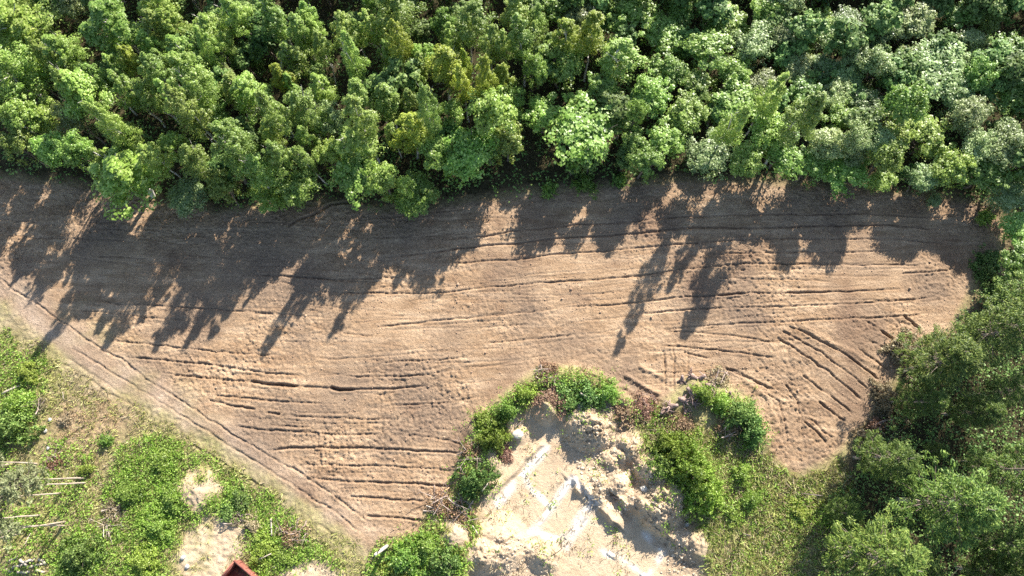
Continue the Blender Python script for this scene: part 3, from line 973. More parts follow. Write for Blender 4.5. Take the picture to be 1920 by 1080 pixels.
BIRCH = [make_birch(100 + i, 1.25 + .15 * (i % 3 - 1), 12) for i in range(6)]
YBIRCH = [make_birch(150 + i, 1.25, 12, "yellow_leaf") for i in range(3)]
BROAD = [make_broadleaf(200 + i, nl=8 + (i * 3) % 7, lobe=.4 + .04 * (i % 4)) for i in range(8)]
WILLOW = [make_broadleaf(250 + i, leaf="grey_leaf", nl=14, L=.24, Wd=.1, n=44, lobe=.34 + .04 * (i % 3), flat=1.15) for i in range(5)]
SAPLING = [make_broadleaf(280 + i, R=1.1, H=6, leaf="undergrowth", nl=7, n=40, L=.22, Wd=.14) for i in range(3)]
PINE = [make_pine(300 + i, n=34, whorls=10 + i % 2, nb=7, tuft=7) for i in range(4)]
THIN = [make_pine(330 + i, R=1.4, H=9.5, leaf="pale_pine", z0f=.62, whorls=8, nb=5, n=11, tuft=5, dens=.8, tr=.075, nL=.26) for i in range(3)]

ORD = ["first", "second", "third", "fourth", "fifth", "sixth", "seventh", "eighth", "ninth", "tenth", "eleventh", "twelfth", "thirteenth", "fourteenth",
       "fifteenth", "sixteenth", "seventeenth", "eighteenth", "nineteenth", "twentieth"]


def ordinal(k):
    if k < 20:
        return ORD[k]
    t = ["twenty", "thirty", "forty", "fifty", "sixty", "seventy", "eighty", "ninety"][(k + 1) // 10 - 2]
    u = (k + 1) % 10
    return t[:-1] + "ieth" if u == 0 else t + "-" + ORD[u - 1]


def put_tree(name, proto, x, y, sxy, sz, rot, lean=(0, 0)):
    root = bpy.data.objects.new(name, None)
    root.empty_display_size = .3
    COL.objects.link(root)
    root.location = (x, y, gz(x, y) - .05)
    root.rotation_euler = (lean[0], lean[1], rot)
    root.scale = (sxy, sxy, sz)
    link("trunk", proto[1], root)
    link("crown", proto[0], root)
    if len(proto) > 2:
        link("branches", proto[2], root)["kind"] = "stuff"
    return root


# crowns of the forest: place in the plan, crown radius, kind (b birch, y yellowish birch, g green broadleaf, w grey-green willow)
CROWNS = [(43, 50, 45, 'b'), (117, 90, 36, 'b'), (15, 130, 35, 'b'), (120, 8, 25, 'w'), (210, 40, 42, 'b'), (288, 12, 28, 'b'), (330, 40, 25, 'b'), (288, 58, 20, 'b'),
          (389, 58, 22, 'b'), (440, 25, 28, 'b'), (342, 93, 26, 'b'), (290, 97, 18, 'b'), (245, 105, 17, 'y'), (276, 128, 22, 'b'), (218, 120, 18, 'b'), (190, 155, 22, 'b'),
          (237, 170, 22, 'b'), (117, 153, 15, 'b'), (140, 180, 33, 'b'), (134, 222, 28, 'w'), (362, 150, 32, 'b'), (280, 172, 25, 'b'), (323, 175, 20, 'b'), (354, 217, 25, 'b'),
          (424, 165, 24, 'b'), (462, 175, 28, 'b'), (420, 140, 14, 'w'), (393, 93, 15, 'b'), (426, 90, 13, 'b'), (513, 45, 26, 'b'), (560, 55, 19, 'b'), (595, 58, 18, 'b'),
          (600, 93, 15, 'b'), (552, 100, 22, 'b'), (530, 137, 18, 'y'), (600, 157, 22, 'b'), (560, 203, 24, 'b'), (520, 210, 22, 'b'), (618, 211, 24, 'w'), (590, 235, 20, 'g'),
          (505, 240, 17, 'b'), (560, 253, 16, 'b'), (435, 265, 30, 'b'), (510, 288, 22, 'b'), (451, 303, 14, 'b'), (365, 307, 20, 'b'), (206, 212, 20, 'b'), (233, 250, 25, 'g'),
          (222, 325, 58, 'b'), (288, 292, 20, 'b'), (350, 365, 38, 'w'), (487, 328, 24, 'b'), (20, 265, 28, 'g'), (30, 220, 30, 'g'), (78, 215, 25, 'g'), (327, 262, 28, 'g'),
          (500, 365, 30, 'g'), (550, 345, 30, 'g'), (410, 350, 24, 'g'), (90, 270, 30, 'g'), (140, 285, 28, 'g'), (60, 140, 26, 'g'), (400, 215, 24, 'g'),
          (873, 43, 28, 'b'), (741, 20, 34, 'b'), (698, 52, 20, 'b'), (751, 72, 20, 'y'), (663, 108, 20, 'b'), (830, 118, 30, 'y'), (920, 80, 18, 'b'), (974, 35, 26, 'b'),
          (986, 78, 24, 'b'), (873, 125, 12, 'y'), (904, 142, 17, 'y'), (870, 157, 15, 'y'), (940, 145, 21, 'y'), (776, 155, 19, 'g'), (670, 180, 20, 'b'), (728, 196, 24, 'b'),
          (803, 190, 16, 'b'), (768, 195, 16, 'b'), (764, 240, 28, 'y'), (807, 225, 17, 'b'), (675, 220, 24, 'b'), (920, 210, 36, 'g'), (963, 185, 20, 'g'), (1021, 212, 36, 'g'),
          (1093, 245, 50, 'g'), (1165, 226, 30, 'g'), (1192, 203, 18, 'g'), (1072, 80, 26, 'y'), (1110, 75, 24, 'y'), (1055, 112, 42, 'g'), (1095, 32, 36, 'w'), (1162, 105, 38, 'b'),
          (1185, 25, 42, 'g'), (1247, 62, 36, 'g'), (1040, 20, 30, 'g'), (998, 120, 22, 'g'), (815, 270, 32, 'g'), (880, 285, 45, 'g'), (951, 258, 30, 'g'), (665, 325, 42, 'g'),
          (718, 325, 28, 'g'), (757, 345, 16, 'g'), (785, 365, 34, 'g'), (663, 270, 30, 'b'), (1188, 265, 20, 'g'), (1247, 258, 38, 'g'), (1250, 130, 32, 'g'), (1235, 175, 34, 'g'),
          (1075, 190, 22, 'g'), (830, 40, 22, 'g'), (640, 60, 20, 'b'), (790, 90, 20, 'g'), (615, 280, 24, 'g'), (850, 215, 20, 'g'), (1120, 165, 26, 'g'),
          (1330, 90, 44, 'g'), (1420, 82, 38, 'w'), (1370, 132, 32, 'g'), (1303, 155, 30, 'g'), (1358, 35, 35, 'g'), (1432, 20, 34, 'g'), (1498, 125, 26, 'w'), (1545, 120, 28, 'w'),
          (1530, 45, 30, 'g'), (1590, 35, 34, 'w'), (1657, 50, 30, 'w'), (1513, 172, 38, 'g'), (1587, 137, 26, 'w'), (1435, 155, 28, 'w'), (1377, 195, 40, 'g'), (1380, 220, 26, 'b'),
          (1445, 183, 24, 'b'), (1505, 230, 30, 'b'), (1443, 252, 33, 'g'), (1470, 285, 33, 'g'), (1338, 290, 40, 'w'), (1568, 172, 24, 'w'), (1575, 222, 30, 'g'), (1626, 203, 28, 'w'),
          (1607, 97, 26, 'w'), (1650, 118, 30, 'w'), (1720, 35, 36, 'w'), (1766, 128, 50, 'w'), (1716, 105, 30, 'w'), (1825, 75, 28, 'w'), (1704, 187, 34, 'g'), (1685, 235, 32, 'g'),
          (1650, 265, 30, 'w'), (1603, 280, 26, 'w'), (1587, 320, 36, 'g'), (1670, 296, 28, 'g'), (1660, 335, 22, 'g'), (1747, 253, 34, 'g'), (1782, 308, 34, 'g'), (1855, 322, 36, 'g'),
          (1740, 335, 22, 'w'), (1825, 210, 32, 'w'), (1887, 265, 34, 'w'), (1900, 97, 36, 'g'), (1902, 175, 34, 'g'), (1865, 40, 24, 'g'), (1895, 370, 30, 'w'), (1552, 265, 28, 'w'),
          (1797, 187, 26, 'w'), (1755, 373, 14, 'w'), (1290, 210, 30, 'g'), (1285, 20, 30, 'g'), (1470, 60, 24, 'w'), (1840, 140, 26, 'g'), (1620, 245, 24, 'w'), (1520, 310, 30, 'g'),
          (1400, 300, 28, 'g'), (1830, 270, 26, 'w'), (1560, 70, 26, 'w'), (1210, 300, 26, 'g'), (1800, 30, 28, 'g'), (1915, 425, 32, 'g'), (1925, 490, 30, 'g')]
KINDS = {'b': ("birch", BIRCH, 1.25, 12, .72, "olive green birch"), 'y': ("birch", YBIRCH, 1.25, 12, .72, "yellowish birch"),
         'g': ("broadleaf_tree", BROAD, 1.8, 9.5, .72, "bright green broadleaf tree"), 'w': ("willow_tree", WILLOW, 1.8, 9.5, .72, "pale grey green willow")}
TALL = {(354, 217): 12.8, (206, 212): 12.8, (675, 220): 12.5, (807, 225): 12.3, (920, 210): 10.5, (520, 210): 12.5, (288, 292): 9.5, (1505, 230): 11.8, (1380, 220): 12.2, (1620, 245): 8.5, (1445, 183): 10.5, (1192, 203): 9.0, (1704, 187): 9.0}
trees = []
taken = []
for i, (u, v, r, k) in enumerate(CROWNS):
    nm, protos, R0, H0, cf, look = KINDS[k]
    q = rnd.random()
    if k in 'by':
        h = (8.4 + 4.4 * q ** 2.2 if u < 1000 else 7.6 + 3 * q ** 2)
    else:
        h = (6.8 + 2.6 * q ** 2 if u < 1000 else 5.0 + 2.0 * q ** 1.5)
    h *= min(1.0, .72 + r / 100)
    h = TALL.get((u, v), h)
    for _ in range(12):
        x, y, z = at(u, v, h * cf)
        if not inside(P_FIELD, np.array([x]), np.array([y - .3]))[0]:
            break
        h *= .9
    rm = r * (CAM_H - h * cf) / F * 1.16
    if k in 'by':
        rm *= 1.1
    trees.append([u, v, r, k, x, y, h, rm])
    taken.append((x, y, rm))
# rows of the forest, counted from the field to the top of the picture
trees_sorted = sorted(trees, key=lambda t: t[0])


def row_of(t):
    d, _ = seg_dist(P_FIELD, np.array([t[4]]), np.array([t[5]]), True)
    d = float(d[0])
    return 0 if d < 3.2 else 1 if d < 7.5 else 2 if d < 13 else 3


ROWS = ["the forest's front row", "the forest's second row", "the forest's middle", "the forest's back"]
count = {}
for t in trees_sorted:
    u, v, r, k, x, y, h, rm = t
    nm, protos, R0, H0, cf, look = KINDS[k]
    key = (row_of(t), k)
    c = count[key] = count.get(key, -1) + 1
    proto = protos[rnd.randrange(len(protos))]
    o = put_tree(nm, proto, x, y, rm / R0, h / H0, rnd.random() * 6.28, (rnd.gauss(0, .045), rnd.gauss(0, .045)))
    o.scale = (o.scale[0] * rnd.uniform(.86, 1.16), o.scale[1] * rnd.uniform(.86, 1.16), o.scale[2])
    size = "large " if r >= 38 else "slender " if r <= 18 else ""
    tag(o, f"{size}{look}, {ordinal(c)} such from the left in {ROWS[key[0]]}", "tree", "trees of the forest above the field")

# low young trees filling the gaps under the crowns, and the forest going on beyond the picture
rg = np.random.default_rng(5)
n_sap = 0
fill = []
cand = np.stack([rg.uniform(-52, 52, 900), rg.uniform(21, 47, 900)], -1)
okf = inside(P_FOREST, cand[:, 0], cand[:, 1])
dd, _ = seg_dist(P_FIELD, cand[:, 0], cand[:, 1], True)
for (x, y), ok, d in zip(cand, okf, dd):
    if not ok or d < .8 or (x > 40 and y < 24) or n_sap >= 190 or (d < 9 and rnd.random() < .62):
        continue
    if any((x - a) ** 2 + (y - b) ** 2 < (1.25 if q is None else max(.9, (q * .75)) ** 2) for a, b, q in taken):
        continue
    taken.append((x, y, None))
    n_sap += 1
    zone = "the front part" if d < 7 else "the middle part" if d < 14 else "the back part"
    c = 960 + F * x / (CAM_H * CT + y * ST)
    fill.append((c, x, y, d, zone))
cnt = {}
for c, x, y, d, zone in sorted(fill):
    slim = (c < 1050 and rnd.random() < .55)
    key = (slim, zone)
    q = cnt[key] = cnt.get(key, -1) + 1
    if slim:
        f = rnd.uniform(.5, .72)
        o = put_tree("birch", BIRCH[rnd.randrange(6)], x, y, f * 1.0, f, rnd.random() * 6.28, (rnd.gauss(0, .04), rnd.gauss(0, .04)))
        tag(o, f"short slim birch in a canopy gap, {ordinal(q)} from the left in {zone}", "tree", "short slim birches between the taller crowns")
    else:
        f = .75 + .6 * rnd.random()
        if d < 2.5:
            f *= .6
        o = put_tree("young_tree", SAPLING[rnd.randrange(3)], x, y, f * 1.15, f, rnd.random() * 6.28)
        tag(o, f"low young tree in a canopy gap, {ordinal(q)} from the left in {zone}", "tree", "young trees below the forest canopy")
fars = []
for x in np.arange(-62, 62, 3.4):
    for y in np.arange(42, 57, 3.4):
        xx, yy = x + rnd.uniform(-1.2, 1.2), y + rnd.uniform(-1.2, 1.2)
        if any((xx - a) ** 2 + (yy - b) ** 2 < 5.0 for a, b, q in taken):
            continue
        fars.append((xx / (CAM_H * CT + yy * ST), xx, yy))
cnt = {}
for c, xx, yy in sorted(fars):
    k = 'b' if xx < 0 and rnd.random() < .8 else 'g' if rnd.random() < .5 else 'w'
    nm, protos, R0, H0, cf, look = KINDS[k]
    h = rnd.uniform(7.5, 11) if xx < 0 else rnd.uniform(5, 8)
    o = put_tree(nm, protos[rnd.randrange(len(protos))], xx, yy, rnd.uniform(.9, 1.35), h / H0, rnd.random() * 6.28)
    if yy < 45.5 and abs(xx) < 52:
        q = cnt[k] = cnt.get(k, -1) + 1
        tag(o, f"{look}, {ordinal(q)} such from the left along the picture's top edge", "tree", "trees along the top edge")
    else:
        tag(o, f"{look} of the forest going on beyond the picture's top edge", "tree", f"{look.replace('birch', 'birche')}s beyond the top edge")
for (x, y) in [(-57, 26), (-60, 30), (-56, 33), (-61, 36), (-56, 39), (57, 27), (60, 31), (56, 34), (59, 38), (-62, 25), (-66, 29), (64, 34)]:
    k = 'b' if x < 0 else 'w'
    nm, protos, R0, H0, cf, look = KINDS[k]
    o = put_tree(nm, protos[rnd.randrange(len(protos))], x, y, 1.2, 1.0 if x > 0 else 1.1, rnd.random() * 6.28)
    tag(o, f"{look} outside the {'left' if x < 0 else 'right'} edge of the picture", "tree", f"{look.replace('birch', 'birche')}s beside the picture")

# conifers on the right
PINES = [(1885, 620, 78, 11.5, "broad sunlit conifer at the right edge, topmost of the conifers"), (1785, 675, 80, 10, "wide sunlit conifer beside the field's slanting furrows"),
         (1728, 745, 42, 8, "small pale green conifer beside dry grass at the field's tip"), (1838, 770, 48, 7.5, "dark conifer with a yellowish tuft, behind the wide sunlit conifer"),
         (1672, 858, 60, 9, "lone bushy conifer next to a grey dry bush"), (1800, 950, 92, 12.5, "largest bushy conifer in the lower right"),
         (1655, 1045, 98, 12, "wide light green conifer cut by the bottom edge"), (1893, 1020, 52, 11, "narrow conifer at the right edge near the lower corner"),
         (1905, 730, 46, 8.5, "shaded dark conifer at the right edge, mid height"), (1850, 865, 30, 4.5, "low shaded conifer in the dark gap at right"),
         (1590, 965, 40, 5, "low dark conifer at the shaded meadow edge"), (1758, 845, 22, 3.5, "small conifer in deep shade between the larger ones"),
         (1960, 880, 70, 13, "conifer just outside the right edge"), (1990, 1060, 80, 13, "conifer outside the lower right corner"), (1980, 560, 80, 13, "conifer outside the right edge beside the clearing"),
         (1900, 1090, 60, 10, "conifer beyond the bottom edge at right"), (1780, 1130, 80, 11, "conifer beyond the bottom edge near the right corner")]
for i, (u, v, r, h, lab) in enumerate(PINES):
    x, y, z = at(u, v, h * .66)
    rm = r * (CAM_H - h * .66) / F * .94
    o = put_tree("conifer", PINE[i % 4], x, y, rm / 2.6, h / 14, rnd.random() * 6.28, (rnd.gauss(0, .02), rnd.gauss(0, .02)))
    tag(o, lab, "tree", "conifers on the right")

# thin pines at the lower left, seen along their bare stems
THINS = [(163, 905, 10.5, "thin pine with a long bare stem, upper of those at the lower left"), (163, 897, 9.2, "slight pine leaning beside the upper bare stemmed pine"),
         (116, 924, 9.8, "thin pine with a pale straight stem, second from the top"), (124, 978, 11.2, "thin pine with a pale stem above the lowest stem"),
         (124, 986, 11.0, "thin pine with the lowest pale stem at the lower left"), (76, 966, 7.9, "short thin pine between the bare pine stems"),
         (40, 1000, 10.4, "thin pine at the left edge above the log heap"), (70, 870, 7.9, "pale pine left of the bare stems"), (20, 870, 9.2, "pale feathery pine at the left edge")]
for i, (u, v, h, lab) in enumerate(THINS):
    x, y, _ = at(u, v)
    o = put_tree("thin_pine", THIN[i % 3], x, y, .95, h / 9.5, rnd.random() * 6.28, (rnd.gauss(.05, .03), rnd.gauss(-.03, .03)))
    tag(o, lab, "tree", "thin pines at the lower left")

# ------------------------------------------------------------------ shrubs
SHRUB = {k: [make_shrub(400 + 10 * j + i, R=(1.0, 1.0, .6, 1.7)[i], leaf=lf) for i in range(4)] for j, (k, lf) in enumerate([('s', "shrub_leaf"), ('l', "lime_leaf"), ('u', "undergrowth"), ('t', "tan_leaf"), ('r', "rust_leaf"), ('w', "grey_leaf")])}
SHRUBS = [(1262, 842, 34, 1.9, 's', "bright green shrub at the upper end of the thicket beside the sand pit"), (1290, 880, 40, 2.5, 's', "tallest bright green shrub in the thicket beside the sand pit"),
          (1322, 925, 36, 2.2, 's', "lower bright green shrub of the thicket, above the big sand mound"), (1243, 872, 22, 1.5, 'u', "dark shaded shrub between the thicket and the sand"),
          (1385, 775, 26, 1.7, 'u', "dark green shrub right of the uprooted stumps"), (1412, 808, 22, 1.5, 'u', "dark green shrub at the field edge below the slanting furrows"),
          (1352, 757, 17, 1.1, 's', "small green shrub just behind the stump heap"), (1316, 738, 14, 1.4, 'l', "small vivid green shrub amid the uprooted stumps"),
          (892, 898, 31, 1.9, 'u', "dark green bush left of the straight pit edge"), (922, 815, 30, 1.5, 'l', "lime green bush by the white concrete lump"),
          (905, 790, 16, .9, 'l', "small lime green bush above the larger lime bush"), (948, 768, 20, 1.3, 's', "green bush on the berm left of the sand pit"),
          (985, 738, 16, 1.2, 'l', "yellowish bush on the berm above the rusty dead grass"), (1058, 738, 26, 1.4, 'u', "dark green bush at the top of the sand pit"),
          (1100, 742, 26, 1.3, 'u', "dark green bush right of the first at the top of the pit"), (1140, 735, 18, .9, 's', "low green bush at the end of the berm by the pale ridges"),
          (147, 1040, 34, 1.6, 'u', "round dark green bush near the bottom left"), (12, 800, 40, 2.3, 'u', "dark green bush at the left edge"), (30, 760, 26, 1.5, 's', "bright bush above the dark one at the left edge"),
          (50, 700, 18, .9, 'l', "lime green bush at the left edge below the tree shadow"), (292, 985, 30, 1.0, 's', "leafy bush in the middle of the lower left weeds"),
          (268, 1050, 32, 1.1, 's', "leafy bush at the bottom edge left of the sand"), (245, 925, 24, .9, 's', "leafy bush above the pale dry patch"), (302, 868, 26, .8, 's', "low leafy bush nearest the track"),
          (325, 935, 22, .9, 's', "leafy bush left of the small sand heap"), (450, 938, 16, .9, 'u', "dark bush above the pale sand at lower left"), (425, 960, 13, .8, 'u', "small dark bush touching the pale sand"),
          (492, 1028, 30, .8, 'l', "yellow green tuft above the rusty container"), (535, 1045, 20, .7, 'l', "small lime bush between the container and the red brush pile"),
          (762, 1045, 28, 1.2, 's', "green bush right of the white pole"), (800, 1025, 22, 1.0, 's', "green bush below the corner of the field"), (835, 1050, 26, 1.5, 'u', "dark bush at the bottom beside the sand mound"),
          (742, 1075, 22, .9, 'l', "yellowish bush at the bottom edge by the pole's shadow"), (1392, 890, 18, 1.0, 's', "single green bush in the right meadow"), (1412, 935, 17, .9, 's', "lower single green bush in the right meadow"),
          (1375, 960, 15, .8, 's', "small bush in the meadow beside the sand pit"), (1630, 832, 24, 1.7, 't', "grey brown dry bush beside the lone conifer"), (1662, 745, 28, 1.1, 't', "tan dry bush at the field's lower right edge"),
          (1700, 650, 26, 1.6, 't', "tan dry bush half under the wide conifer"), (1100, 346, 20, .9, 's', "sunlit bush at the forest edge above the field"), (1030, 352, 12, .8, 's', "tiny bush at the forest edge, left of the sunlit one"),
          (1165, 335, 15, .8, 's', "small bush at the forest edge, right of the sunlit one"), (1850, 405, 12, .7, 's', "small weed bush in the corner of the field"), (1855, 490, 24, 1.0, 'u', "shaded bush on the field's right corner"),
          (1870, 540, 26, 1.1, 'u', "shaded bush above the topmost conifer"), (160, 880, 9, .9, 'l', "tiny bright bush in the bare patch"), (197, 826, 9, .9, 's', "tiny bush beside a white stone"),
          (938, 852, 17, .5, 'r', "rust red dead shrub at the left rim of the pit"), (1035, 752, 22, .5, 'r', "rust red dead shrub at the top rim of the pit"), (1200, 768, 19, .5, 'r', "reddish dead shrub left of the stump heap"),
          (1175, 775, 15, .5, 'r', "smaller reddish dead shrub at the pit's upper corner"), (1282, 795, 17, .6, 'r', "rust brown dead shrub below the stump heap"), (1560, 965, 18, .8, 'l', "yellow green bush at the edge of the conifer shade"),
          (1500, 960, 24, .6, 'l', "low yellow green bush along the thin pole's shadow"), (470, 985, 12, .9, 't', "grey dry bush at the head of the lower left sand"), (120, 788, 10, .6, 't', "dry weed clump on the bare patch")]
for i, (u, v, r, h, k, lab) in enumerate(SHRUBS):
    x, y, _ = at(u, v, h * .5)
    rm = r * px2m(v)
    root = bpy.data.objects.new("shrub", None)
    COL.objects.link(root)
    root.location = (x, y, gz(x, y) - .03)
    root.rotation_euler = (0, 0, rnd.random() * 6.28)
    q = 3 if rm > 1.3 else 2 if rm < .72 else i % 2
    R0 = (1.0, 1.0, .6, 1.7)[q]
    root.scale = (rm / R0 * rnd.uniform(.92, 1.08), rm / R0 * rnd.uniform(.92, 1.08), h / 1.2)
    p = SHRUB[k][q]
    link("foliage", p[0], root)
    link("stems", p[1], root)
    tag(root, lab, "shrub", "shrubs round the field")

# ------------------------------------------------------------------ ground cover (uncountable)
rc = np.random.default_rng(17)


def scatter(P, n, noise_scale, seed, thr, pad=0.8, sandy=False):
    x0, y0 = P.min(0) - pad
    x1, y1 = P.max(0) + pad
    p = np.stack([rc.uniform(x0, x1, n), rc.uniform(y0, y1, n)], -1)
    q = p + 0.9 * np.stack([fbm(p[:, 0], p[:, 1], 1.6, 201, 3), fbm(p[:, 0], p[:, 1], 1.6, 211, 3)], -1)
    k = inside(P, q[:, 0], q[:, 1])
    nv = fbm(p[:, 0], p[:, 1], noise_scale, seed, 4)
    k &= (nv + rc.normal(size=n) * .25) > thr
    k &= sample(m_field, p[:, 0], p[:, 1]) * (1 - sample(m_track, p[:, 0], p[:, 1])) < .6
    if not sandy:
        k &= sample(sand_a, p[:, 0], p[:, 1]) < .35 + .3 * rc.random(n)
    return p[k]


def blades(mb, p, hgt, wid, lean=1.0, per=4, spread=.14):
    q = np.repeat(p, per, 0)
    n = len(q)
    q = q + rc.normal(size=(n, 2)) * spread
    z = hz(q[:, 0], q[:, 1])
    h = hgt * rc.uniform(.35, 1.1, n)
    w = wid * rc.uniform(.7, 1.3, n)
    a = rc.random(n) * 6.283
    ln = rc.normal(size=(n, 2)) * lean * h[:, None]
    bx = np.stack([np.cos(a), np.sin(a)], -1) * w[:, None] / 2
    b0 = np.concatenate([q - bx, (z - .03)[:, None]], 1)
    b1 = np.concatenate([q + bx, (z - .03)[:, None]], 1)
    t1 = np.concatenate([q + bx * .5 + ln, (z + h)[:, None]], 1)
    t0 = np.concatenate([q - bx * .5 + ln, (z + h)[:, None]], 1)
    mb.add(np.stack([b0, b1, t1, t0], 1).reshape(-1, 3), np.arange(4 * n).reshape(-1, 4))


def leafy(mb, p, hgt, L, Wd, per=7, spread=.16):
    q = np.repeat(p, per, 0)
    n = len(q)
    q = q + rc.normal(size=(n, 2)) * spread
    hmax = np.repeat(hgt * rc.uniform(.3, 1.2, len(p)), per)
    z = hz(q[:, 0], q[:, 1]) + hmax * rc.random(n) ** .6 + .03
    sz = rc.uniform(.6, 1.4, n)
    mb.leaves(rc, np.concatenate([q, z[:, None]], 1), rc.normal(size=(n, 3)) * .5 + np.array([0, 0, .8]), L * sz, Wd * sz)


P_VERGE = W([(-60, 610), (60, 640), (150, 705), (260, 760), (340, 805), (430, 870), (520, 930), (620, 1000), (700, 1050), (690, 1100), (-60, 1100)])
g = MB()
blades(g, scatter(P_VERGE, 16000, 2.2, 221, -.15), .2, .07)
blades(g, scatter(P_RIGHT, 11000, 2.0, 231, -.25), .3, .06)
blades(g, scatter(P_MID, 3500, 1.6, 241, -.25), .3, .07)
blades(g, scatter(P_BERM, 1800, 1.4, 251, -.1), .3, .07)
stuff(link("grass", g.mesh("grass", M["grass"])), "olive green grass on the verges and the right meadow", "grass")
g = MB()
blades(g, scatter(P_BRIGHT, 2600, 1.5, 261, -.3), .22, .07)
blades(g, scatter(P_LUSH, 8000, 1.5, 271, -.1), .3, .07)
blades(g, scatter(P_RIGHT, 5000, 1.8, 281, .05), .35, .07)
stuff(link("bright_grass", g.mesh("bright_grass", M["bright_grass"])), "bright green grass in patches at the left and in the right meadow", "grass")
g = MB()
blades(g, scatter(P_VERGE, 9000, 1.8, 291, .05), .22, .06)
blades(g, scatter(P_RIGHT, 6000, 1.8, 301, -.02), .35, .06)
blades(g, scatter(P_BERM, 1200, 1.2, 311, .0), .35, .06)
blades(g, scatter(P_PIT, 5000, 1.3, 321, .4, sandy=True), .25, .06)
blades(g, scatter(W([(1590, 830), (1640, 780), (1690, 690), (1740, 700), (1700, 800), (1640, 850)]), 1500, 1.2, 331, -.2), .3, .07)
stuff(link("dry_grass", g.mesh("dry_grass", M["dry_grass"])), "straw coloured dead grass scattered over the verges and the sand", "grass")
g = MB()
blades(g, scatter(P_BERM, 2200, .9, 431, .0), .45, .06)
blades(g, scatter(W([(1165, 735), (1235, 760), (1300, 790), (1290, 815), (1230, 800), (1170, 795)]), 900, .8, 441, -.2), .45, .06)
blades(g, scatter(W([(110, 750), (220, 760), (230, 800), (170, 840), (120, 830)]), 700, .8, 451, .1), .2, .06)
stuff(link("withered_plants", g.mesh("withered_plants", M["rust_leaf"])), "rust brown withered plants on the berm round the pit", "weeds")
g = MB()
for (u, v, r, h, k, lab) in SHRUBS:
    if k in 'sul' and v > 600 and u < 1600:
        c0 = np.array(at(u, v)[:2])
        rm = r * px2m(v)
        q = c0 + rc.normal(size=(int(60 * rm * rm) + 12, 2)) * rm * .75
        leafy(g, q, .35 + .3 * h * rc.random(), .14, .09)
leafy(g, scatter(P_LUSH, 7000, 1.8, 341, -.05), .5, .14, .09)
leafy(g, scatter(P_RIGHT, 2600, 2.0, 351, .08), .45, .13, .08)
leafy(g, scatter(P_MID, 1800, 1.5, 361, -.1), .5, .17, .11)
leafy(g, scatter(P_BERM, 3000, 1.2, 371, -.1), .6, .14, .09)
leafy(g, scatter(P_PIT, 3000, 1.3, 381, .45, sandy=True), .35, .14, .09)
leafy(g, scatter(P_BRIGHT, 700, 1.5, 391, .0), .35, .15, .1)
leafy(g, scatter(W([(-60, 820), (170, 830), (200, 900), (150, 1000), (110, 1100), (-60, 1100)]), 2500, 1.5, 401, .0), .5, .15, .1)
stuff(link("weeds", g.mesh("weeds", M["weed"])), "leafy green weeds covering the rough ground by the track and pit", "weeds")
g = MB()
leafy(g, scatter(P_FOREST, 60000, 2.0, 411, -.35)[:19000], .9, .26, .17, 4, .3)
leafy(g, scatter(W([(1640, 800), (1720, 700), (1850, 520), (2050, 400), (2050, 1150), (1560, 1150), (1570, 950)]), 5200, 2.0, 415, -.5), .8, .15, .09, 9, .3)
stuff(link("undergrowth", g.mesh("undergrowth", M["undergrowth"])), "dark undergrowth on the forest floor below the trees", "undergrowth")
# crumbs of turned earth
g = MB()
pc = np.stack([rc.uniform(-52, 50, 34000), rc.uniform(-8, 27, 34000)], -1)
kk = (sample(m_field, pc[:, 0], pc[:, 1]) > .8) & (sample(m_track, pc[:, 0], pc[:, 1]) < .3) & (fbm(pc[:, 0], pc[:, 1], 2.0, 421, 4) + rc.normal(size=len(pc)) * .3 > .05)
pc = pc[kk]
n = len(pc)
sz = rc.uniform(.015, .05, n) * (1 + (rc.random(n) < .04) * .8)
base = np.array([[-1, -1, 0], [1, -1, 0], [1, 1, 0], [-1, 1, 0], [-.6, -.6, 1], [.6, -.6, 1], [.6, .6, 1], [-.6, .6, 1]], float)
Vv = base[None] * (sz[:, None] * rc.uniform(.7, 1.3, (n, 1)))[:, :, None] * rc.uniform(.7, 1.3, (n, 8, 1))
ca, sa = np.cos(rc.random(n) * 6.28), np.sin(rc.random(n) * 6.28)
nr = np.hypot(ca, sa) + 1e-6
ca, sa = ca / nr, sa / nr
Vr = np.stack([Vv[:, :, 0] * ca[:, None] - Vv[:, :, 1] * sa[:, None], Vv[:, :, 0] * sa[:, None] + Vv[:, :, 1] * ca[:, None], Vv[:, :, 2] * 1.1], -1)
Vr[:, :, 0] += pc[:, 0:1]
Vr[:, :, 1] += pc[:, 1:2]
Vr[:, :, 2] += (hz(pc[:, 0], pc[:, 1]) - .015)[:, None]
Fb = np.array([[4, 5, 6, 7], [0, 1, 5, 4], [1, 2, 6, 5], [2, 3, 7, 6], [3, 0, 4, 7]])
g.add(Vr.reshape(-1, 3), (Fb[None] + (np.arange(n) * 8)[:, None, None]).reshape(-1, 4))
M["clod"] = plain_mat("clod", (0.22, 0.135, 0.085), (0.42, 0.29, 0.19), 0.8, .95, .3)
stuff(link("soil_clods", g.mesh("soil_clods", M["clod"])), "small brown clods of earth strewn over the cleared field", "soil")


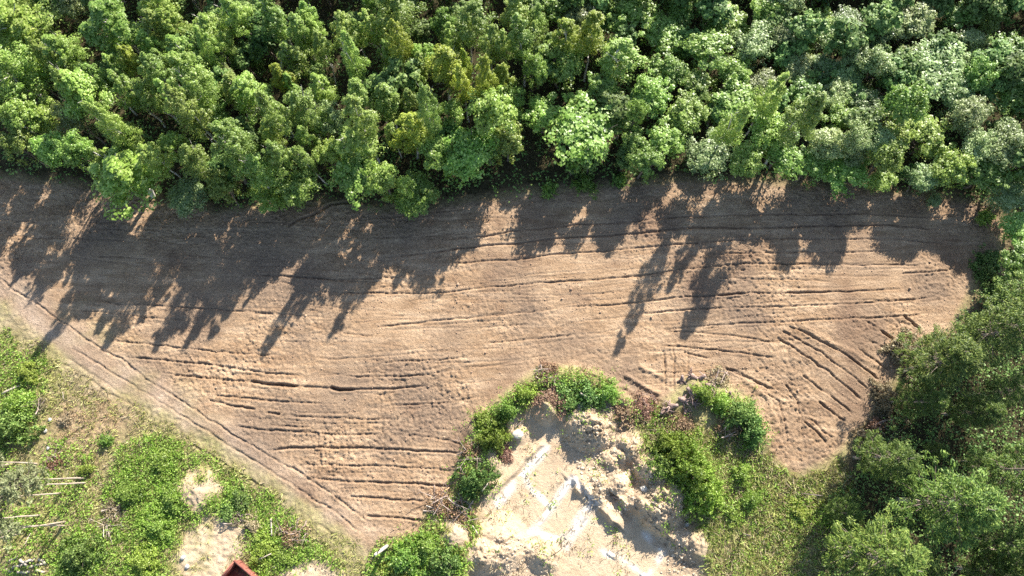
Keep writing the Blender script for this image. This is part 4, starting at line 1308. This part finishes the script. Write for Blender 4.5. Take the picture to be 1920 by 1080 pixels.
g = MB()
pc = np.stack([rc.uniform(-6, 18, 9000), rc.uniform(-11, 7, 9000)], -1)
pc = pc[(sample(m_pit, pc[:, 0], pc[:, 1]) > .6) & (sample(rubble, pc[:, 0], pc[:, 1]) + rc.normal(size=9000) * .25 > .75)]
n = len(pc)
Vv = base[None] * rc.uniform(.025, .085, (n, 1, 1)) * rc.uniform(.6, 1.4, (n, 8, 3))
Vv[:, :, 0] += pc[:, 0:1]
Vv[:, :, 1] += pc[:, 1:2]
Vv[:, :, 2] += (hz(pc[:, 0], pc[:, 1]) - .02)[:, None]
g.add(Vv.reshape(-1, 3), (Fb[None] + (np.arange(n) * 8)[:, None, None]).reshape(-1, 4))
M["sand_lump"] = plain_mat("sand_lump", (0.44, 0.33, 0.22), (0.62, 0.5, 0.36), 0.9, .95, .3)
stuff(link("sand_lumps", g.mesh("sand_lumps", M["sand_lump"])), "small lumps of sand and rubble strewn over the dug up side of the pit", "rubble")


# ------------------------------------------------------------------ single things
def empty(name, u, v, rz=0.0, dz=0.0):
    x, y, _ = at(u, v)
    o = bpy.data.objects.new(name, None)
    o.empty_display_size = .3
    COL.objects.link(o)
    o.location = (x, y, gz(x, y) + dz)
    o.rotation_euler = (0, 0, rz)
    return o


def rock_mesh(seed, name, mat, s=(1, 1, 1)):
    rng = np.random.default_rng(seed)
    a = np.linspace(0, 2 * math.pi, 9)[:-1]
    rows = [(-.45, .7), (-.15, 1.0), (.25, .95), (.55, .62), (.7, .05)]
    V = []
    for z, r in rows:
        rr = r * (1 + rng.normal(size=8) * .13)
        V.append(np.stack([np.cos(a) * rr * s[0], np.sin(a) * rr * s[1], (z + rng.normal(size=8) * .06) * s[2]], -1))
    V = np.vstack(V)
    Fc = []
    for k in range(4):
        for j in range(8):
            Fc.append([k * 8 + j, k * 8 + (j + 1) % 8, k * 8 + 8 + (j + 1) % 8, k * 8 + 8 + j])
    return MB().add(V, Fc).mesh(name, mat)


# branches shared by the brush piles
BR = []
for k in range(5):
    rng = np.random.default_rng(500 + k)
    mb = MB()
    L = rng.uniform(1.2, 2.0)
    t = np.linspace(0, 1, 5)
    y = np.cumsum(rng.normal(size=5) * .08)
    z = np.cumsum(rng.normal(size=5) * .05)
    pts = np.stack([t * L - L / 2, y, z], -1)
    mb.tube(pts, np.linspace(.045, .012, 5), 5)
    for q in range(5):
        i = rng.integers(1, 5)
        d = np.array([rng.uniform(.1, .5), rng.normal() * .4, rng.uniform(-.05, .3)])
        mb.tube(np.array([pts[i], pts[i] + d * .5 + rng.normal(size=3) * .03, pts[i] + d]), [.018, .012, .005], 4)
    BR.append({m: mb.mesh("branch", M[m]) for m in ("dead_wood", "root_wood", "pale_wood")})


def brush_pile(u, v, rpx, h, nb, leaf, wood, label, seed):
    rng = np.random.default_rng(seed)
    o = empty("brush_pile", u, v)
    R = rpx * px2m(v)
    for k in range(nb):
        a = rng.random() * 6.283
        r = R * math.sqrt(rng.random()) * .75
        b = link("branch", BR[rng.integers(5)][wood], o, (math.cos(a) * r, math.sin(a) * r, h * rng.uniform(.15, 1.0) * (1 - .6 * r / R)),
                 (rng.normal() * .5, rng.normal() * .35, rng.random() * 6.28), (rng.uniform(.7, 1.25),) * 3)
    mb = MB()
    nk = 34
    a = rng.random(nk) * 6.283
    rr = np.sqrt(rng.random(nk)) * R
    C = np.stack([np.cos(a) * rr, np.sin(a) * rr, h * rng.uniform(.1, .95, nk) * (1 - .6 * rr / R)], -1)
    blobs(rng, mb, C, np.tile([.26, .26, .16], (nk, 1)) * max(R, .8), 34, .2, .06, up=.4, out=.5, jit=.7)
    link("dead_leaves", mb.mesh("dead_leaves", M[leaf]), o)
    return tag(o, label, "brush pile", "brush piles")


brush_pile(826, 942, 26, .9, 12, "dead_leaf", "dead_wood", "orange brown brush pile at the field corner left of the pit", 601)
brush_pile(862, 958, 30, .9, 14, "dead_leaf", "dead_wood", "dark twiggy brush pile between the orange one and the sand", 602)
brush_pile(552, 1003, 28, 1.0, 12, "rust_leaf", "dead_wood", "red brown brush pile beside the end of the track", 603)
brush_pile(1025, 700, 22, .6, 10, "dead_leaf", "dead_wood", "brown twiggy brush pile at the top of the berm", 604)
brush_pile(1206, 758, 26, .7, 10, "rust_leaf", "root_wood", "reddish brush pile at the foot of the pale ridges", 605)
brush_pile(1345, 710, 22, .6, 9, "tan_leaf", "dead_wood", "low brush pile of olive sticks right of the stumps", 606)
brush_pile(1368, 798, 24, .8, 10, "dead_leaf", "dead_wood", "dark brush pile between two dark green shrubs", 607)
brush_pile(68, 762, 18, .5, 9, "tan_leaf", "dead_wood", "grey heap of dry sticks at the left edge of the meadow", 608)
brush_pile(105, 868, 16, .4, 7, "dead_leaf", "dead_wood", "small heap of dead twigs on the brown patch", 609)
brush_pile(215, 955, 24, .35, 7, "tan_leaf", "pale_wood", "pale flat heap of dry stalks among the lower left weeds", 610)
brush_pile(205, 990, 18, .35, 6, "tan_leaf", "pale_wood", "lower pale heap of dry stalks among the weeds", 611)
brush_pile(440, 972, 12, .4, 6, "tan_leaf", "dead_wood", "small pinkish heap of twigs beside the sand at lower left", 612)
brush_pile(885, 845, 16, .6, 8, "dead_leaf", "dead_wood", "dark stick pile at the field edge left of the pit", 613)
brush_pile(1640, 800, 16, .7, 8, "dead_leaf", "dead_wood", "dark dead branches at the conifers' edge", 614)


def stump(u, v, s, seed, label):
    rng = np.random.default_rng(seed)
    o = empty("uprooted_stump", u, v, rng.random() * 6.28, .12 * s)
    tilt = rng.uniform(.6, 1.4)
    ax = np.array([math.sin(tilt), 0, math.cos(tilt)])
    mb = MB()
    mb.tube(np.array([-ax * .25, ax * .05, ax * .3, ax * .55]) * s, np.array([.3, .24, .17, .15]) * s, 7, cap=True)
    link("stub", mb.mesh("stump_stub", M["root_wood"], False), o)
    e1 = np.array([math.cos(tilt), 0, -math.sin(tilt)])
    e2 = np.array([0, 1.0, 0])
    for k in range(11):
        a = k / 11 * 6.283 + rng.random() * .5
        d = e1 * math.cos(a) + e2 * math.sin(a)
        l = rng.uniform(.4, 1.05) * s
        p0 = -ax * .2 * s + d * .15 * s
        r = MB().tube(np.array([p0, p0 + d * l * .4 + rng.normal(size=3) * .05, p0 + d * l * .75 - ax * .1 * s + rng.normal(size=3) * .08, p0 + d * l - ax * .25 * s + rng.normal(size=3) * .1]),
                      np.array([.085, .06, .035, .01]) * s, 5)
        link("root", r.mesh("stump_root", M["root_wood"]), o)
    return tag(o, label, "stump", "uprooted stumps beside the pit")


for i, (u, v, s, lab) in enumerate([(1278, 712, .8, "leftmost pale stump at the upper side of the stump heap"), (1296, 706, 1.0, "big pinkish stump at the top of the stump heap"),
                                    (1313, 710, .95, "pinkish stump right of the topmost one in the heap"), (1328, 724, .8, "rightmost stump in the heap, above the vivid shrub"),
                                    (1293, 736, 1.0, "stump in the shaded middle of the stump heap"), (1276, 750, 1.0, "dark stump in the lower middle of the heap"),
                                    (1258, 762, .95, "stump at the lower left of the heap"), (1243, 770, .85, "last stump at the heap's left foot"), (1300, 756, .8, "small stump below the vivid green shrub"),
                                    (1284, 772, .6, "small broken stump below the heap, above the rusty shrub"), (1365, 740, .6, "lone small stump near the dark green shrubs")]):
    stump(u, v, s, 700 + i, lab)


def log_thing(u0, v0, u1, v1, r, mat, label, name="log", group=None, zz=0.0, zz1=None):
    a, b = at(u0, v0), at(u1, v1)
    za = gz(a[0], a[1]) + r * .8 + zz
    zb = gz(b[0], b[1]) + r * .8 + (zz if zz1 is None else zz1)
    A, B = np.array([a[0], a[1], za]), np.array([b[0], b[1], zb])
    c = (A + B) / 2
    t = np.linspace(0, 1, 5)[:, None]
    rng = np.random.default_rng(int(u0 * 7 + v0))
    pts = (A - c) * (1 - t) + (B - c) * t + rng.normal(size=(5, 3)) * r * .25
    mb = MB().tube(pts, r * np.array([1.0, .95, .9, .85, .75]), 8, cap=True)
    o = link(name, mb.mesh(name, M[mat], False), None, c)
    return tag(o, label, "log" if name != "stick" else "stick", group)


log_thing(8, 738, 41, 722, .12, "pale_wood", "pale fallen log at the left edge above the bushes")
log_thing(118, 735, 120, 749, .04, "pale_wood", "short white stick lying in the left meadow", "stick")
log_thing(966, 802, 982, 786, .07, "pale_wood", "grey broken branch behind the white concrete lump", "stick")
log_thing(905, 921, 916, 905, .06, "pale_wood", "pale stick on the dark bush left of the pit", "stick", zz=1.5)
log_thing(1086, 740, 1103, 751, .06, "pale_wood", "pale stick on the dark bushes at the pit's top", "stick", zz=1.2)
log_thing(800, 948, 820, 955, .06, "pale_wood", "pale stick poking from the orange brush pile", "stick", zz=.3)
log_thing(886, 985, 896, 1001, .06, "pale_wood", "white curved stick in front of the dark brush pile", "stick", zz=.2)
log_thing(510, 972, 513, 1004, .06, "pale_wood", "bleached dead stem left of the red brush pile", "stick", zz=.3)
log_thing(492, 1046, 513, 1036, .05, "pale_wood", "orange twig lying on the yellow green tuft", "stick", zz=.7)
log_thing(512, 1066, 527, 1049, .12, "pale_wood", "weathered grey beam right of the rusty container")
log_thing(1148, 930, 1163, 937, .06, "dead_wood", "dark stick lying in the rough sand", "stick")
log_thing(60, 1000, 52, 1022, .05, "pale_wood", "thin white stick among the shadows at lower left", "stick", zz=.1)
for i, (u0, v0, u1, v1, z) in enumerate(sorted([(22, 1052, 40, 1042, 0), (30, 1062, 52, 1055, 0), (48, 1046, 60, 1060, .15), (60, 1062, 84, 1056, 0), (70, 1068, 86, 1074, 0), (38, 1072, 62, 1070, .1),
                                         (56, 1052, 72, 1047, .1), (76, 1046, 90, 1058, 0), (15, 1066, 30, 1075, 0)])):
    log_thing(u0, v0, u1, v1, .11, "pale_wood", f"short pale cut log, {ordinal(i)} from the left in the bottom left heap", "cut_log", "cut logs heaped at the bottom left", z)

for i, (u, v, r, lab) in enumerate([(971, 815, 11, "white concrete lump on the left rim of the sand pit"), (91, 840, 4, "white stone below the brown patch"), (94, 787, 4, "small white stone by the dry heap"),
                                    (207, 822, 3.5, "white stone beside a tiny bush"), (1206, 917, 8, "grey concrete block in the sand below the mounds"), (345, 1045, 5, "pale stone at the edge of the lower left sand"),
                                    (352, 1062, 5, "second pale stone at the edge of the lower left sand"), (86, 808, 4, "grey stone among the debris at left"), (1290, 985, 6, "pale sand lump at the right rim of the pit")]):
    x, y, _ = at(u, v)
    s = r * px2m(v)
    tag(link("stone", rock_mesh(800 + i, "stone", M["concrete" if r > 7 else "stone"], (s, s * .8, s * .8)), None, (x, y, gz(x, y) + s * .25), (0, 0, rnd.random() * 6)), lab, "stone")

# concrete strip footings, half covered by sand
for i, (u0, v0, u1, v1, w, lab) in enumerate(FOOTINGS):
    a, b = np.array(at(u0, v0)[:2]), np.array(at(u1, v1)[:2])
    n = 14
    d = (b - a) / np.linalg.norm(b - a)
    s = np.array([-d[1], d[0]])
    rng = np.random.default_rng(900 + i)
    c = (a + b) / 2
    V, Fc = [], []
    for k in range(n + 1):
        p = a + (b - a) * k / n
        ww = w * (1 + rng.normal() * .10)
        l, r_ = p + s * ww / 2, p - s * ww / 2
        z = FOOT_Z[i][0] * (1 - k / n) + FOOT_Z[i][1] * k / n - .006
        V += [[*(l - c), z], [*(r_ - c), z], [*(l - c), z - .35], [*(r_ - c), z - .35]]
        if k:
            q = 4 * k
            Fc += [[q - 4, q - 3, q + 1, q], [q - 2, q - 4, q, q + 2], [q - 3, q - 1, q + 3, q + 1]]
    Fc += [[0, 2, 3, 1], [4 * n, 4 * n + 1, 4 * n + 3, 4 * n + 2]]
    o = link("concrete_footing", MB().add(V, Fc).mesh("concrete_footing", M["concrete"]), None, (c[0], c[1], 0))
    tag(o, lab, "footing", "concrete footings in the sand pit")

# white concrete utility pole
o = empty("utility_pole", 727, 1023)
link("shaft", MB().tube(np.array([[0, 0, -.6], [0, 0, 2.0], [.02, 0, 4.2], [.02, .01, 5.4]]), [.15, .14, .12, .1], 10, cap=True).mesh("pole_shaft", M["concrete"], False), o)
link("crossarm", MB().box((.02, 0, 5.15), (.9, .09, .09), .9).mesh("pole_crossarm", M["dark_metal"]), o)
for s in (-1, 1):
    link("insulator", MB().tube(np.array([[0, 0, 0], [0, 0, .08], [0, 0, .1], [0, 0, .2]]), [.03, .03, .055, .03], 8, cap=True).mesh("insulator", M["dark_metal"]), o,
         (.02 + s * .4 * math.cos(.9), s * .4 * math.sin(.9), 5.19))
tag(o, "white concrete utility pole beside the end of the track", "pole")

# thin wooden posts and a steel rod
for (u, v, h, r, lab) in [(1500, 925, 4.2, .045, "thin grey pole in the right meadow casting a long shadow"), (1392, 1000, 1.9, .04, "short thin stake in the meadow near the bottom edge")]:
    o = empty("wooden_pole", u, v)
    link("shaft", MB().tube(np.array([[0, 0, -.4], [.02, 0, h * .5], [.03, .02, h]]), [r, r * .95, r * .8], 7, cap=True).mesh("wooden_shaft", M["dead_wood"]), o)
    link("cap", MB().tube(np.array([[.03, .02, h - .02], [.03, .02, h + .04]]), [r * 1.25, r * 1.1], 7, cap=True).mesh("pole_cap", M["dark_metal"]), o)
    tag(o, lab, "pole")
x, y, _ = at(1055, 1032)
o = empty("steel_rod", 1055, 1032)
link("rod", MB().tube(np.array([[0, 0, -.2], [-.1, .45, .75], [-.22, 1.0, 1.6]]), [.03, .03, .03], 6, cap=True).mesh("rod", M["dark_metal"]), o)
link("hook", MB().tube(np.array([[-.22, 1.0, 1.6], [-.2, 1.06, 1.64], [-.16, 1.05, 1.58]]), [.028, .028, .02], 6, cap=True).mesh("rod_hook", M["dark_metal"]), o)
tag(o, "dark leaning steel rod stuck in the sand of the pit", "rod")

# rusty open container cut by the bottom edge
cx, cy, _ = at(440, 1052, 1.2)
o = bpy.data.objects.new("open_container", None)
COL.objects.link(o)
o.location = (cx, cy, gz(cx, cy))
o.rotation_euler = (0, 0, math.radians(-37))
LX, LY, HZ, T = 3.4, 2.0, 1.2, .07
link("floor", MB().box((LX / 2, -LY / 2, .06), (LX - .16, LY - .16, .08)).mesh("container_floor", M["rust_inside"]), o)
for nm, c, s in (("side_wall", (LX / 2, -T / 2, HZ / 2), (LX, T, HZ)), ("side_wall", (LX / 2, -LY + T / 2, HZ / 2), (LX, T, HZ)),
                 ("end_wall", (T / 2, -LY / 2, HZ / 2), (T, LY - 2 * T - .004, HZ - .004)), ("end_wall", (LX - T / 2, -LY / 2, HZ / 2), (T, LY - 2 * T - .004, HZ - .004))):
    w = link(nm, MB().box(c, s).mesh("container_" + nm, M["rust_paint"]), o)
    if nm == "side_wall":
        yy = c[1] + (T / 2 + .03 if c[1] > -1 else -T / 2 - .03)
        for k in range(5):
            link("rib", MB().box((.3 + k * .7, yy, HZ / 2 - .05), (.1, .06, HZ - .2)).mesh("container_rib", M["rust_paint"]), w)
for c, s in (((LX / 2, .02, HZ + .05), (LX + .16, .16, .1)), ((LX / 2, -LY - .02, HZ + .05), (LX + .16, .16, .1)),
             ((-.02, -LY / 2, HZ + .047), (.12, LY - .12, .09)), ((LX + .02, -LY / 2, HZ + .047), (.12, LY - .12, .09))):
    link("rim", MB().box(c, s).mesh("container_rim", M["rust_paint"]), o)
tag(o, "rusty red open topped container cut by the bottom edge", "container")
